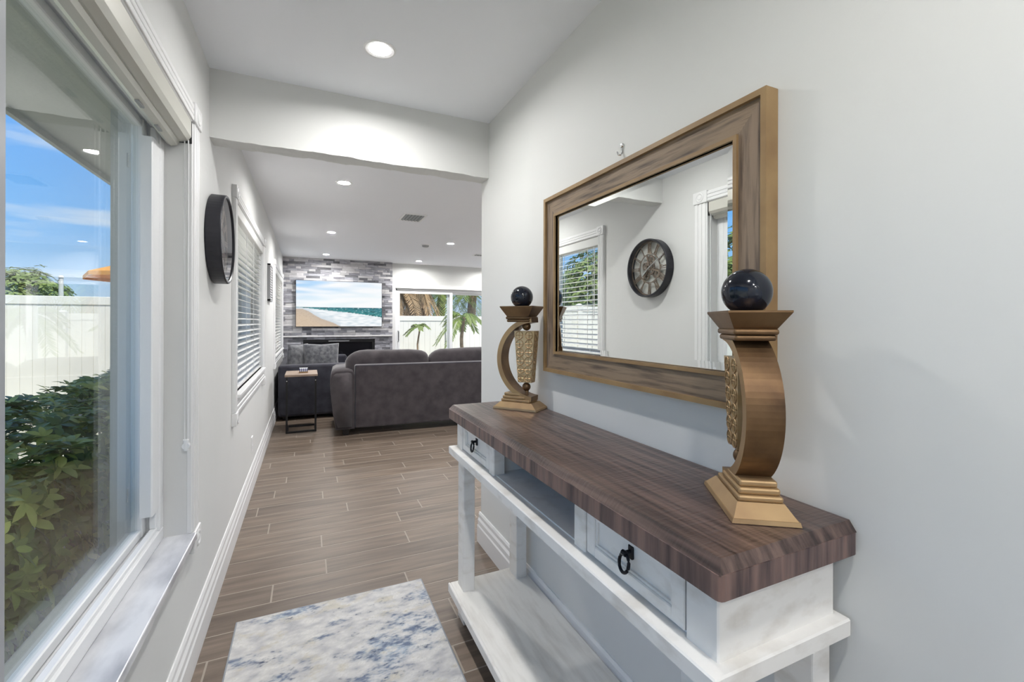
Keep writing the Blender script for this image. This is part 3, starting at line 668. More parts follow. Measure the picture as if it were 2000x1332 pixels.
# ------------------------------------------------------------------ candle holders (bulge towards -s; s is local X)
def holder(loc, ang, H, lab, olab):
    t = tag(empty('candle_holder', loc, ang), lab, 'candle holder', 'curved bronze candle holders')
    k = H/.44
    ob = lambda n,b3,m,p=None,s=False: obj(n,b3,m,p or t,s,local=True)
    bm = nb(); z = 0
    frustum(bm,(0,0),(.104,.060),(.102,.058),0,.008); frustum(bm,(0,0),(.100,.056),(.074,.042),.008,.030)
    bs = ob('base', bm, 'gold')
    bm = nb()
    for i,(hx,hy,z0,z1) in enumerate(((.070,.041,.030,.042),(.064,.038,.042,.055),(.058,.035,.055,.068))):
        box(bm,-.014-hx+.01,hx-.006-.018*i,-hy,hy,z0,z1,.004,2)
    ob('base_step', bm, 'gold', bs)
    ob('felt_pad', B(-.100,.100,-.056,.056,-.0012,.0006), 'orbbase', bs)
    # C arm
    R = .178*k; cz = .036+R; ri = R-.021; hw = .034; cx = R-.098
    bm = nb(); secs = []
    n = 40; t0,t1 = math.radians(94),math.radians(266)
    for i in range(n+1):
        th = t0+(t1-t0)*i/n; cs_,sn = math.cos(th),math.sin(th)
        secs.append([bm.verts.new((cx+r_*cs_, y, cz+r_*sn)) for r_,y in ((R,-hw),(R,hw),(ri,hw),(ri,-hw))])
    for i in range(n):
        for q in range(4): bm.faces.new((secs[i][q],secs[i][(q+1)%4],secs[i+1][(q+1)%4],secs[i+1][q]))
    bm.faces.new(secs[0][::-1]); bm.faces.new(secs[-1])
    bmesh.ops.bevel(bm, geom=[e_ for e_ in bm.edges if e_.is_manifold and e_.calc_face_angle(0) > 1.0], offset=.0025, segments=2, affect='EDGES')
    arm_ = ob('curved_arm', bm, 'bronze'); arm_.data.materials.append(M['gold'])
    for p_ in arm_.data.polygons:
        if abs(p_.normal.y) > .6: p_.material_index = 1
    zt = cz+R
    # neck mouldings and flared tray
    bm = nb(); nc = .004
    box(bm,nc-.052,nc+.058,-.039,.039,zt-.020,zt-.008,.005,3); box(bm,nc-.056,nc+.062,-.042,.042,zt-.008,zt+.004,.005,3); ob('neck_moulding', bm, 'bronze')
    bm = nb(); frustum(bm,(nc+.003,0),(.052,.040),(.078,.058),zt+.004,H-.004); frustum(bm,(nc+.003,0),(.078,.058),(.078,.058),H-.004,H); tr = ob('tray', bm, 'bronze')
    # hanging panel between two beads
    px = .030; za,zb = .036+.048*k+.03, zt-.058
    bm = nb(); hy0,hy1 = .020,.024
    frustum(bm,(px,0),(.031,hy0),(.048,hy1),za,zb); pn = ob('hanging_panel', bm, 'goldpanel')
    rows_ = 6
    for side in (-1,1):
        b3 = nb()
        for r_ in range(rows_):
            zz = za+(zb-za)*(r_+.5)/rows_; fr = (zz-za)/(zb-za); half = .031+.017*fr; rr = min((zb-za)/rows_*.46, half*.46)
            yy = side*(hy0+(hy1-hy0)*fr+.0008)
            for c_ in (-1,1):
                cxx = px+c_*half*.5
                pts = [(cxx+rr*math.cos(q*PI/8),yy,zz+rr*math.sin(q*PI/8)) for q in range(17)]; tube(b3,pts,.0019,5,False)
                tube(b3,[(cxx-rr,yy,zz),(cxx+rr,yy,zz)],.0013,4); tube(b3,[(cxx,yy,zz-rr),(cxx,yy,zz+rr)],.0013,4)
                sphere(b3,(cxx,yy,zz),.003,8,5)
        ob('scroll_relief', b3, 'gold', pn)
    for sd_ in (-1,1):
        b3 = nb()
        for r_ in range(9):
            zz = za+(zb-za)*(r_+.5)/9; fr = (zz-za)/(zb-za); half = .031+.017*fr; x_ = px+sd_*(half+.0006)
            pts = [(x_,.010*math.cos(q*PI/6),zz+.010*math.sin(q*PI/6)) for q in range(13)]; tube(b3,pts,.0018,5,False)
        ob('scroll_relief', b3, 'gold', pn)
    bm = sphere(nb(),(px,0,zb+.020),.0185,20,12); tube(bm,[(px,0,zb+.03),(px,0,zt-.012)],.007,10); ob('bead', bm, 'bronze', None, True)
    bm = sphere(nb(),(px,0,za-.020),.0185,20,12); ob('bead', bm, 'bronze', None, True)
    bm = lathe(nb(), [(.016,0),(.011,.008),(.006,.016),(.009,.026)], (px+.002,0,za-.062), 14); ob('spindle', bm, 'bronze', None, True)
    ball = sphere(nb(),(0,0,0),.0485,48,28)
    vs_ = [v for v in ball.verts if v.co.z < -.0400]
    for v in vs_: v.co.z = -.0400
    wl = Vector(loc)+Matrix.Rotation(ang,3,'Z')@Vector((nc+.003,0,H+.0398))
    root = obj('decorative_orb', ball, 'orb', None, True); root.location = wl; OFF[root.name] = wl
    tag(root, olab, 'orb', 'dark glossy orbs on candle holders')
    return t
holder((.842,1.757,CZ+.0012), math.atan2(-.163,.123), .442, 'taller bronze candle holder with curved arm at the far end of the console table', 'dark glossy orb on the candle holder at the far console end')
holder((.829,.640,CZ+.0012), math.atan2(.185,.126), .398, 'shorter bronze candle holder with curved arm in front of the wood-framed mirror', 'dark glossy orb on the candle holder in front of the mirror frame')

# ------------------------------------------------------------------ rug
rx0,rx1,ry0,ry1 = -.284,.530,.98,2.272
rug = tag(empty('entry_rug', ((rx0+rx1)/2,(ry0+ry1)/2,0)), 'low-pile rug in mottled cream and washed blue beside the console table', 'rug')
obj('rug_border', B(rx0,rx1,ry0,ry1,0,.007,.002,1), 'rug_edge', rug)
def rugcol(u,v):
    x,y = u*.81,v*1.29
    n = lambda s,o,sy=1: mnoise.fractal((x*s,y*s*sy,o),1.0,2.0,5)
    b2 = n(16,4.2,1.9); c2 = n(60,7.7,2.4); f2 = n(150,3.3,1.5)
    # washed-out blue drifts: far left corner, left edge, and the right side nearer the entry
    g = lambda cx,cy,rx_,ry_: math.exp(-((u-cx)/rx_)**2-((v-cy)/ry_)**2)
    a_ = .55*g(.22,.965,.16,.030)+.50*g(.08,.80,.14,.035)+.55*g(.85,.72,.30,.12)+.40*g(.97,.90,.07,.08)+.35*g(.42,.70,.14,.05)+.5*g(.15,.62,.2,.05)+.45*g(.5,.45,.4,.12)+.5*g(.3,.15,.3,.15)+.18*g(.55,.99,.5,.02)
    a_ += .45*n(4.5,1.7,1.7)
    cream = lerp(srgb(226,225,222), srgb(188,188,192), max(0,min(1,.40+b2*.9+f2*.5)))
    blue = lerp(srgb(172,188,206), srgb(96,114,144), max(0,min(1,.30+b2*1.1+c2*.7)))
    m_ = max(0,min(1,(a_+.35*b2+.30*c2+.1*f2-.30)*2.6))
    col = lerp(cream, blue, m_*.85)
    k2 = max(0,min(1,(n(9,9.9,1.5)+.3*c2-.22)*2.5)); col = lerp(col, srgb(208,201,182), k2*.6*(1-m_))
    k3 = max(0,min(1,(n(12,22.1,3)+.5*c2-.50)*3)); col = lerp(col, srgb(60,70,96), k3*.75*min(1,m_*1.5+.15))
    return tuple(x_*(.74+.16*max(0,min(1,.5+f2*1.3))) for x_ in col)
me = colgrid('rug_pile', rx0+.007,rx1-.007,ry0+.007,ry1-.007,230,360,rugcol, lambda x,y: Vector((x,y,.0085))-OFF[rug.name]); me.materials.append(M['rug']); obj('rug_pile', me, None, rug)

# ------------------------------------------------------------------ wall clock
CY,CZc,CR = 2.50,1.705,.208
ck = tag(empty('wall_clock', (XL,CY,CZc)), 'round black wall clock with open gears and roman numerals', 'clock')
bm = nb(); seg = 64
prof = [(CR-.006,.0),(CR,.004),(CR,.058),(CR-.003,.062),(CR-.010,.062),(CR-.014,.058),(CR-.014,.004)]
rings = [[bm.verts.new((XL+h_,CY+r_*math.cos(2*PI*k/seg),CZc+r_*math.sin(2*PI*k/seg))) for k in range(seg)] for r_,h_ in prof]
for i in range(len(rings)):
    j = (i+1)%len(rings)
    for k in range(seg): bm.faces.new((rings[i][k],rings[i][(k+1)%seg],rings[j][(k+1)%seg],rings[j][k]))
obj('rim', bm, 'clockblack', ck)
obj('backplate', lathe(nb(), [(CR-.013,.001),(CR-.013,.004)], (XL,CY,CZc), 48, 'X'), 'clockface', ck)
def ringx(bm, r0_, r1_, x0, x1, cy=CY, cz=CZc, seg=48):
    rr = [[bm.verts.new((x,cy+r_*math.cos(2*PI*k/seg),cz+r_*math.sin(2*PI*k/seg))) for k in range(seg)] for r_,x in ((r0_,x0),(r1_,x0),(r1_,x1),(r0_,x1))]
    for i in range(4):
        for k in range(seg): bm.faces.new((rr[i][k],rr[i][(k+1)%seg],rr[(i+1)%4][(k+1)%seg],rr[(i+1)%4][k]))
bm = nb(); ringx(bm,.186,.195,XL+.026,XL+.030); ringx(bm,.100,.107,XL+.026,XL+.030); obj('dial_ring', bm, 'clockgold', ck)
NUM = ['XII','I','II','III','IIII','V','VI','VII','VIII','IX','X','XI']
def stroke(bm, ang, t_, r_a, r_b, ta, tb, w_=.0042):
    # a bar between (radius r_a, tangential ta) and (r_b,tb) around the dial, seen from +X: clockwise = towards -Y... 12 at top
    def P(r_,t__):
        # radial dir at clock angle ang; viewer looks along -X so right is +Y
        d_ = Vector((0,math.sin(ang),math.cos(ang))); q_ = Vector((0,math.cos(ang),-math.sin(ang))); return Vector((XL+.026,CY,CZc))+d_*r_+q_*t__
    A_,B_ = P(r_a,ta),P(r_b,tb); dd = (B_-A_).normalized(); nn = Vector((0,-dd.z,dd.y))*w_/2
    v_ = [A_-nn,A_+nn,B_+nn,B_-nn]; lo2 = [bm.verts.new(x_) for x_ in v_]; hi2 = [bm.verts.new(x_+Vector((.006,0,0))) for x_ in v_]
    bm.faces.new(lo2[::-1]); bm.faces.new(hi2)
    for i in range(4): bm.faces.new((lo2[i],lo2[(i+1)%4],hi2[(i+1)%4],hi2[i]))
for h_,s_ in enumerate(NUM):
    bm = nb(); wd = {'I':.009,'V':.020,'X':.020}; tot = sum(wd[ch_] for ch_ in s_); t_ = -tot/2; ang = h_*PI/6
    for ch_ in s_:
        w_ = wd[ch_]; tcn = t_+w_/2
        if ch_ == 'I': stroke(bm,ang,0,.112,.182,tcn,tcn)
        elif ch_ == 'V': stroke(bm,ang,0,.112,.182,tcn,tcn-.008); stroke(bm,ang,0,.112,.182,tcn,tcn+.008)
        else: stroke(bm,ang,0,.112,.182,tcn-.008,tcn+.008); stroke(bm,ang,0,.112,.182,tcn+.008,tcn-.008)
        t_ += w_
    stroke(bm,ang,0,.180,.184,-tot/2,tot/2,.006); stroke(bm,ang,0,.109,.113,-tot/2,tot/2,.006)
    obj('numeral', bm, 'clockgold', ck)
def gear(cy,cz,r_,teeth,spokes,x=XL+.014):
    bm = nb(); ringx(bm,r_*.72,r_*.92,x,x+.006,cy,cz,36); ringx(bm,r_*.05,r_*.25,x,x+.008,cy,cz,20)
    for i in range(teeth):
        a_ = 2*PI*i/teeth; m_ = Matrix.Translation((x+.003,cy,cz))@Matrix.Rotation(a_,4,'X'); box(bm,-.003,.003,-r_*.06,r_*.06,r_*.88,r_,mtx=m_)
    for i in range(spokes):
        a_ = 2*PI*i/spokes+.3; m_ = Matrix.Translation((x+.003,cy,cz))@Matrix.Rotation(a_,4,'X'); box(bm,-.0025,.0025,-r_*.07,r_*.07,r_*.2,r_*.75,mtx=m_)
    obj('gear', bm, 'clockgold', ck)
gear(CY,CZc+.055,.040,18,5); gear(CY-.055,CZc-.040,.036,16,4); gear(CY+.045,CZc-.052,.034,16,4); gear(CY,CZc,.050,24,6,XL+.020); gear(CY+.062,CZc+.02,.030,14,3,XL+.010)
bm = nb()
for a_ in (.3,2.4,4.4): stroke(bm,a_,0,.02,.102,0,0,.010)
obj('bridge', bm, 'clockgold', ck)
bm = nb(); stroke(bm,math.radians(300),0,-.03,.165,0,0,.006); bmesh.ops.translate(bm,verts=bm.verts,vec=(.012,0,0)); obj('minute_hand', bm, 'chrome', ck)
bm = nb(); stroke(bm,math.radians(128),0,-.02,.085,0,0,.008); bmesh.ops.translate(bm,verts=bm.verts,vec=(.009,0,0)); obj('hour_hand', bm, 'chrome', ck)
bm = nb(); bmesh.ops.create_circle(bm,cap_ends=True,radius=CR-.013,segments=48,matrix=Matrix.Translation((XL+.056,CY,CZc))@Matrix.Rotation(PI/2,4,'Y')); obj('glass_cover', bm, 'glass', ck)

# louvred panel, outlet
lp = tag(empty('louvred_panel', (XL,5.74,1.54)), 'small pale louvred wall panel between the two blinded windows', 'wall panel')
bm = nb(); y0,y1,z0,z1 = 5.56,5.92,1.545,1.955
for q in ((y0,y1,z0,z0+.02),(y0,y1,z1-.02,z1),(y0,y0+.02,z0,z1),(y1-.02,y1,z0,z1)): box(bm,XL,XL+.03,*q,.002,1)
obj('frame', bm, 'ventgrey', lp)
for i in range(13):
    z = z0+.034+i*.0285; obj('slat', B(XL+.002,XL+.026,y0+.02,y1-.02,z-.008,z+.008,.002,1), 'trimw', lp)
ol = tag(empty('wall_outlet', (XL,4.09,.34)), 'white electrical outlet plate low on the left wall', 'outlet')
obj('cover_plate', B(XL-.001,XL+.008,4.05,4.13,.283,.403,.003,2), 'paint_white', ol)
for z in (.322,.364): obj('socket', B(XL+.007,XL+.010,4.073,4.107,z-.014,z+.014,.003,2), 'trimw', ol)

# ------------------------------------------------------------------ sofas
def cushion(cx,cy,cz,sx_,sy_,sz_, m, name, parent, p=3.2, nu=28, nv=18, rot=None, crown=.10, local=True, seed=1, wob=.012):
    bm = nb(); g = {}
    def sp(c_,e_): return math.copysign(abs(c_)**e_, c_)
    rings = []
    for j in range(nv+1):
        ph = -PI/2+PI*j/nv; ring = []
        for i in range(nu):
            th = 2*PI*i/nu
            x = sp(math.cos(ph),.55)*sp(math.cos(th),2/p); y = sp(math.sin(ph),.75); z = sp(math.cos(ph),.55)*sp(math.sin(th),2/p)
            pt = Vector((x*sx_/2, y*sy_/2*(1-crown*(x*x)), z*sz_/2))
            nn = mnoise.noise((pt.x*5+seed,pt.y*5,pt.z*5))*wob; pt += pt.normalized()*nn
            ring.append(bm.verts.new(pt))
        rings.append(ring)
    for j in range(nv):
        for i in range(nu):
            k = (i+1)%nu; bm.faces.new((rings[j][i],rings[j][k],rings[j+1][k],rings[j+1][i]))
    bmesh.ops.remove_doubles(bm, verts=bm.verts, dist=.0005)
    mt = Matrix.Translation((cx,cy,cz))
    if rot is not None: mt = mt@rot
    bmesh.ops.transform(bm, matrix=mt, verts=bm.verts)
    return obj(name, bm, m, parent, True, local=local)
# sofa seen from behind; local x along back, y towards the television
sf = tag(empty('sofa', (.255,5.44,0), math.radians(-3.5)), 'dark grey fabric sofa seen from behind, facing the television wall', 'sofa')
ob = lambda n,b3,m,s=False: obj(n,b3,m,sf,s,local=True)
SWD = 2.35
bm = nb()
prof = [(.16,.075),(.90,.075),(.92,.10),(.92,.30),(.90,.33),(.16,.33)]
prism_x(bm,prof,.10,SWD-.10); ob('seat_base', bm, 'sofa')
bm = nb(); box(bm,.235,SWD-.235,.045,.20,.08,.812,.022,4); ob('backrest', bm, 'sofa', False)
bm = nb(); tube(bm,[(.24,.05,.803),(SWD-.24,.05,.803)],.005,8); tube(bm,[(.243,.048,.80),(.243,.048,.09)],.004,8); ob('piping', bm, 'sofadark')
for x0,x1,lf in ((-.03,.235,-1),(SWD-.235,SWD+.03,1)):
    bm = nb(); n = 12
    prof = [(x0+.055 if lf<0 else x0,.08),(x1 if lf<0 else x1-.055,.08)]
    # flared arm cross-section (x,z), extruded along y with rounding
    if lf < 0: cs2 = [(x0+.06,.08),(x1,.08),(x1,.70),(x1-.02,.742),(x1-.07,.76),(x0+.06,.752),(x0+.015,.725),(x0,.66),(x0+.005,.52),(x0+.03,.28)]
    else: cs2 = [(x0,.08),(x1-.06,.08),(x1-.03,.28),(x1-.005,.52),(x1,.66),(x1-.015,.725),(x1-.06,.752),(x0+.07,.76),(x0+.02,.742),(x0,.70)]
    prism_y(bm,cs2,.0,.95)
    bmesh.ops.bevel(bm, geom=[e_ for e_ in bm.edges if abs(e_.verts[0].co.y-e_.verts[1].co.y) < .01], offset=.03, segments=4, affect='EDGES')
    ob('arm', bm, 'sofa', True)
for x in (.14,SWD-.14):
    for y in (.10,.84):
        bm = nb(); frustum(bm,(x,y),(.028,.028),(.042,.042),0,.085); ob('leg', bm, 'blackplastic')
wc = (SWD-.47)/2
for i in range(2):
    cushion(.245+wc*(i+.5),.60,.40,wc-.01,.72,.17,'sofa','seat_cushion',sf,p=8,crown=.02,seed=i)
    cushion(.235+wc*(i+.5)-(.06 if i==0 else 0),.335,.715,wc+.09,.26,.52,'sofa','back_cushion',sf,p=4.2,seed=5+i,rot=Matrix.Rotation(-.12,4,'X'),wob=.03)
# loveseat along the left wall, arm towards us
ls = tag(empty('loveseat', (-.36,6.62,0)), 'near-black fabric loveseat standing against the window wall', 'sofa')
obl = lambda n,b3,m,s=False: obj(n,b3,m,ls,s,local=True)
LW = .98; LL = 1.95
bm = nb(); box(bm,.06,LW-.04,.18,LL-.18,.06,.34,.02,2); obl('seat_base', bm, 'sofadark')
bm = nb(); box(bm,0,.10,.06,LL-.06,.06,.73,.03,3); obl('backrest', bm, 'sofadark')
for y0,y1 in ((0,.22),(LL-.22,LL)):
    bm = nb(); box(bm,0.0,LW,y0,y1,.05,.735,.035,4); obl('arm', bm, 'sofadark', False)
for x in (.08,LW-.08):
    for y in (.08,LL-.08): bm = nb(); frustum(bm,(x,y),(.022,.022),(.03,.03),0,.065); obl('leg', bm, 'blackplastic')
for i in range(2): cushion(.58,.22+(LL-.44)*(i+.5)/2,.415,.76,(LL-.44)/2-.01,.16,'sofa','seat_cushion',ls,p=7,crown=.02,seed=i+20)
for i in (1,): cushion(.25,.22+(LL-.44)*(i+.5)/2,.66,.22,(LL-.44)/2-.02,.46,'sofa','back_cushion',ls,p=4,crown=.05,seed=i+30)
# throw pillows leaning on the loveseat arm
def pillow(loc, rz, rx, s, lab, seed):
    bm = nb(); n = 22; h_ = .085; grid = []
    for sgn in (1,-1):
        g = {}
        for j in range(n+1):
            for i in range(n+1):
                u,v = 2*i/n-1,2*j/n-1
                e_ = max(0,(1-abs(u)**2.4))*max(0,(1-abs(v)**2.4)); pin = 1-.07*(1-abs(u))*abs(v)**3-.0; pin2 = 1-.07*(1-abs(v))*abs(u)**3
                y = sgn*h_*e_**.55 + .008*mnoise.noise((u*4+seed,v*4,sgn))
                if e_ == 0: y = 0
                g[i,j] = bm.verts.new((u*s/2*pin2, y, v*s/2*pin))
        for j in range(n):
            for i in range(n):
                q = (g[i,j],g[i+1,j],g[i+1,j+1],g[i,j+1]); bm.faces.new(q if sgn < 0 else q[::-1])
    bmesh.ops.remove_doubles(bm, verts=bm.verts, dist=.0006)
    o = tag(obj('throw_pillow', bm, 'fur', None, True), lab, 'pillow', 'furry throw pillows on the loveseat')
    o.location = loc; o.rotation_euler = (rx,0,rz); o.rotation_mode = 'XYZ'; return o
p1 = pillow((-.125,7.09,.765), math.radians(58), 0.0, .46, 'dark furry throw pillow standing against the window end of the loveseat', 1)
p2 = pillow((.175,6.965,.765), math.radians(5), -.10, .48, 'dark furry throw pillow leaning on the loveseat arm beside the fireplace', 2)

# ------------------------------------------------------------------ C side table
tx0,tx1,ty0,ty1 = -.238,.094,5.86,6.22; TZ = .69; r_ = .022
st = tag(empty('side_table', ((tx0+tx1)/2,(ty0+ty1)/2,0)), 'small C-shaped side table with wood top and black metal frame', 'table')
obj('table_top', B(tx0-.012,tx1+.012,ty0-.01,ty1+.12,TZ-.026,TZ,.003,1), 'tablewood', st)
for x in (tx0,tx1-r_):
    obj('post', B(x,x+r_,ty0,ty0+r_,r_,TZ-.026), 'blackmetal', st); obj('base_side', B(x,x+r_,ty0+r_,ty1-r_,0,r_), 'blackmetal', st); obj('top_rail', B(x,x+r_,ty0+r_,ty1+.08,TZ-.045,TZ-.026), 'blackmetal', st)
    bm = lathe(nb(), [(.001,0),(.006,0),(.006,.003),(.001,.004)], (0,0,0), 12); bmesh.ops.rotate(bm,verts=bm.verts,cent=(0,0,0),matrix=Matrix.Rotation(PI/2,3,'X')); bmesh.ops.translate(bm,verts=bm.verts,vec=(x+r_/2,ty0,TZ-.075)); obj('bolt', bm, 'chrome', st)
for y in (ty0,ty1-r_): obj('base_bar', B(tx0,tx1,y,y+r_,0,r_), 'blackmetal', st)
cb = tag(empty('coaster_box', (-.045,6.05,TZ)), 'small blue, white and orange box on the C-shaped side table', 'box')
obj('holder', B(-.10,.0,6.02,6.10,TZ,TZ+.016,.002,1), 'lipwood', cb)
def stripes(u,v):
    k = int(u*9); return srgb(225,228,235) if k%2 else srgb(40,60,130)
me = colgrid('stripe', -.095,-.005,TZ+.0165,TZ+.056,36,4,stripes, lambda x,z_: Vector((x,6.0245,z_))-OFF[cb.name]); me.materials.append(M['print'])
obj('card_stack', B(-.096,-.004,6.025,6.095,TZ+.016,TZ+.057,.001,1), 'paint_white', cb); obj('printed_face', me, None, cb)

# ------------------------------------------------------------------ outdoors
GZ = -.10
struct(obj('ground', B(-40,40,-30,60,GZ-.2,GZ), 'ground'))
bm = B(-.6,XE+5,YB+.2,11.6,GZ-.02,GZ+.07); box(bm,XE+.12,XE+5,1.0,YB+.2,GZ-.02,GZ+.07); box(bm,-1.2,2.2,Y0-4,Y0-.2,GZ-.02,GZ+.07); struct(obj('patio_slab', bm, 'patio'))  # side and entry slabs are unseen, added to bounce sunlight indoors
def fence_x(x0,x1,y,zt,label,pw=1.83):
    f = tag(empty('vinyl_fence', ((x0+x1)/2,y,GZ)), label, 'fence', 'white vinyl fences')
    n = max(1,round((x1-x0)/pw)); w_ = (x1-x0)/n
    for i in range(n+1):
        x = x0+i*w_; bm = nb(); box(bm,x-.063,x+.063,y-.063,y+.063,GZ,zt+.03,.004,1); frustum(bm,(x,y),(.072,.072),(.02,.02),zt+.03,zt+.07); obj('post', bm, 'fence', f)
    for i in range(n):
        a_,b2 = x0+i*w_+.063,x0+(i+1)*w_-.063
        obj('top_rail', B(a_,b2,y-.025,y+.025,zt-.14,zt,.005,1), 'fence', f); obj('bottom_rail', B(a_,b2,y-.025,y+.025,GZ+.04,GZ+.18,.005,1), 'fence', f)
        k = 11; pwid = (b2-a_)/k
        bm = nb()
        for q in range(k): box(bm,a_+q*pwid+.001,a_+(q+1)*pwid-.001,y-.011,y+.011,GZ+.17,zt-.13,.003,1)
        tag(obj('board_field', bm, 'fence', f), None, None, None, 'stuff')
    return f
fence_x(-12.0,-1.0,10.0,1.735,'tall white vinyl fence beyond the hedge outside the sliding window')
fence_x(-1.74,11.0,12.7,1.48,'white vinyl fence with palms beyond the patio door')
fs = fence_x(-5.5,5.5,0,1.735,'white vinyl fence across the side yard facing the blinded windows'); fs.rotation_euler = (0,0,PI/2); fs.location = (-6.2,3.5,GZ); 
# house next door, pole, umbrella
nh = tag(empty('neighbour_house', (-11.5,24,GZ)), 'low house with a grey hip roof beyond the tall fence', 'house')
obj('walls', B(-13.2,-9.8,22,26,GZ,1.9), 'stucco', nh); bm = nb(); frustum(bm,(-11.5,24),(2.0,2.3),(.6,.15),1.9,2.75); obj('roof', bm, 'roof', nh)
pl = tag(empty('utility_pole', (-5.0,13.2,GZ)), 'thin pale pole rising behind the tall white fence', 'pole')
bm = nb(); tube(bm,[(-5.0,13.2,GZ),(-5.0,13.2,2.28)],[.055,.04],12); obj('shaft', bm, 'pole', pl); bm = nb(); tube(bm,[(-5.0,13.2,2.28),(-5.0,13.2,2.33)],[.055,.03],12); obj('cap', bm, 'pole', pl)
um = tag(empty('patio_umbrella', (-1.72,8.6,GZ)), 'orange patio umbrella in front of the tall white fence', 'umbrella')
bm = nb(); tube(bm,[(-1.72,8.6,GZ),(-1.72,8.6,2.5)],.02,10); obj('pole', bm, 'pole', um)
bm = nb(); ctr = bm.verts.new((-1.72,8.6,2.46)); rim = [bm.verts.new((-1.72+1.30*math.cos(k*PI/4+PI/8*0),8.6+1.30*math.sin(k*PI/4),1.985)) for k in range(8)]; rim2 = [bm.verts.new((v.co.x,v.co.y,1.93)) for v in rim]
for k in range(8): bm.faces.new((ctr,rim[k],rim[(k+1)%8])); bm.faces.new((rim[k],rim2[k],rim2[(k+1)%8],rim[(k+1)%8]))
cn = obj('canopy', bm, 'umbrella', um); md_ = cn.modifiers.new('th','SOLIDIFY'); md_.thickness = .004
for k in range(8):
    bm = nb(); tube(bm,[(-1.72,8.6,2.44),(-1.72+1.28*math.cos(k*PI/4),8.6+1.28*math.sin(k*PI/4),1.975)],.007,6); obj('rib', bm, 'pole', um)
obj('base', lathe(nb(), [(.25,0),(.25,.04),(.05,.08),(.03,.25)], (-1.72,8.6,GZ), 20), 'concrete', um)

# ---- leaves
def leaflet(bm, base, dirv, nrm, ln, wd, droop=.25):
    d_ = dirv.normalized(); s_ = d_.cross(nrm).normalized(); n_ = s_.cross(d_).normalized()
    L_ = []
    for t_,w_ in ((0,.08),(.3,.85),(.6,1.0),(.85,.6),(1,.04)):
        c_ = base+d_*ln*t_-n_*ln*droop*t_*t_; L_.append((bm.verts.new(c_-s_*wd*w_/2+n_*wd*.12*w_),bm.verts.new(c_),bm.verts.new(c_+s_*wd*w_/2+n_*wd*.12*w_)))
    for i in range(len(L_)-1):
        for q in (0,1): bm.faces.new((L_[i][q],L_[i][q+1],L_[i+1][q+1],L_[i+1][q]))
def whorl(bm, c_, up, r_, n=7, rr=None):
    up = up.normalized(); a_ = up.orthogonal().normalized(); b2 = up.cross(a_); ph = rr.uniform(0,6.28)
    for i in range(n):
        t_ = ph+2*PI*i/n+rr.uniform(-.15,.15); d_ = a_*math.cos(t_)+b2*math.sin(t_)+up*rr.uniform(.05,.4); leaflet(bm,c_,d_,up,r_*rr.uniform(.8,1.15),r_*rr.uniform(.34,.44),rr.uniform(.1,.4))
hd = tag(empty('hedge', (-1.1,2.8,GZ)), 'leafy green hedge of whorled glossy leaves outside the sliding window', 'hedge')
rr = random.Random(3)
spots = []
for _ in range(3600):
    y = rr.uniform(.5,5.2); 
    # surface of a rounded hedge: choose side facing the house, or top
    if rr.random() < .55: x = -.74-abs(rr.gauss(0,.05)); z = rr.uniform(GZ+.05,.80); n_ = Vector((1,rr.uniform(-.6,.6),rr.uniform(.0,.9)))
    else: x = rr.uniform(-1.62,-.78); z = .765+.14*math.sin((x+.7)/-.95*PI)+rr.uniform(-.10,.05)+.05*mnoise.noise((x*3,y*3,0)); n_ = Vector((rr.uniform(-.3,.6),rr.uniform(-.5,.5),1))
    if rr.random() < .3: x -= rr.uniform(0,.15); z -= rr.uniform(0,.08)
    spots.append((x,y,z,n_))
for _ in range(1100): spots.append((rr.uniform(-1.5,-.84),rr.uniform(.5,5.2),rr.uniform(GZ+.05,.74),Vector((rr.uniform(.2,1),rr.uniform(-.6,.6),rr.uniform(0,.8)))))
def hv(s): # visible through the window first
    x,y = s[0],s[1]; zc = x*.415+y*.91; xc = x*.91-y*.415
    px = xc/zc if zc > .1 else -9
    return (0 if -1.16 < px < -.88 else 1, -(s[0])+.2*zc-.3*s[2])
spots.sort(key=hv)
vars_ = {}
for mname in ('leafA','leafB','leafC'):
    for k in range(4):
        b3 = nb(); whorl(b3,Vector((0,0,0)),Vector((0,0,1)),.062,7,rr); vars_[mname,k] = mkmesh('leaf', b3, mname)
        for p in vars_[mname,k].polygons: p.use_smooth = True
for s in spots[:280]:
    q = rr.random(); mname = 'leafA' if q < .55 else 'leafB' if q < .8 else 'leafC'
    o = bpy.data.objects.new('leaf', vars_[mname,rr.randrange(4)]); COL.objects.link(o); o.parent = hd
    o.location = Vector(s[:3])-OFF[hd.name]; o.rotation_euler = (s[3].to_track_quat('Z','Y')@Matrix.Rotation(rr.uniform(0,6.28),3,'Z').to_quaternion()).to_euler(); sc_ = rr.uniform(.75,1.25); o.scale = (sc_,)*3
for mname,sel in (('leafA',0),('leafB',1),('leafC',2)):
    bm = nb()
    for i,s in enumerate(spots[280:]):
        if (i%10 < 5 and sel == 0) or (5 <= i%10 < 7 and sel == 1) or (i%10 >= 7 and sel == 2): whorl(bm,Vector(s[:3]),s[3],.062*rr.uniform(.75,1.2),6,rr)
    tag(obj('foliage', bm, mname, hd, True), None, None, None, 'stuff')
bm = nb()
for _ in range(70):
    y = rr.uniform(.6,5.1); x = rr.uniform(-1.4,-.86); tube(bm,[(x,y,GZ),(x+rr.uniform(-.1,.1),y+rr.uniform(-.1,.1),.35),(x+rr.uniform(-.2,.12),y+rr.uniform(-.2,.2),.75)],[.012,.009,.005],5)
tag(obj('stem', bm, 'bark', hd), None, None, None, 'stuff')

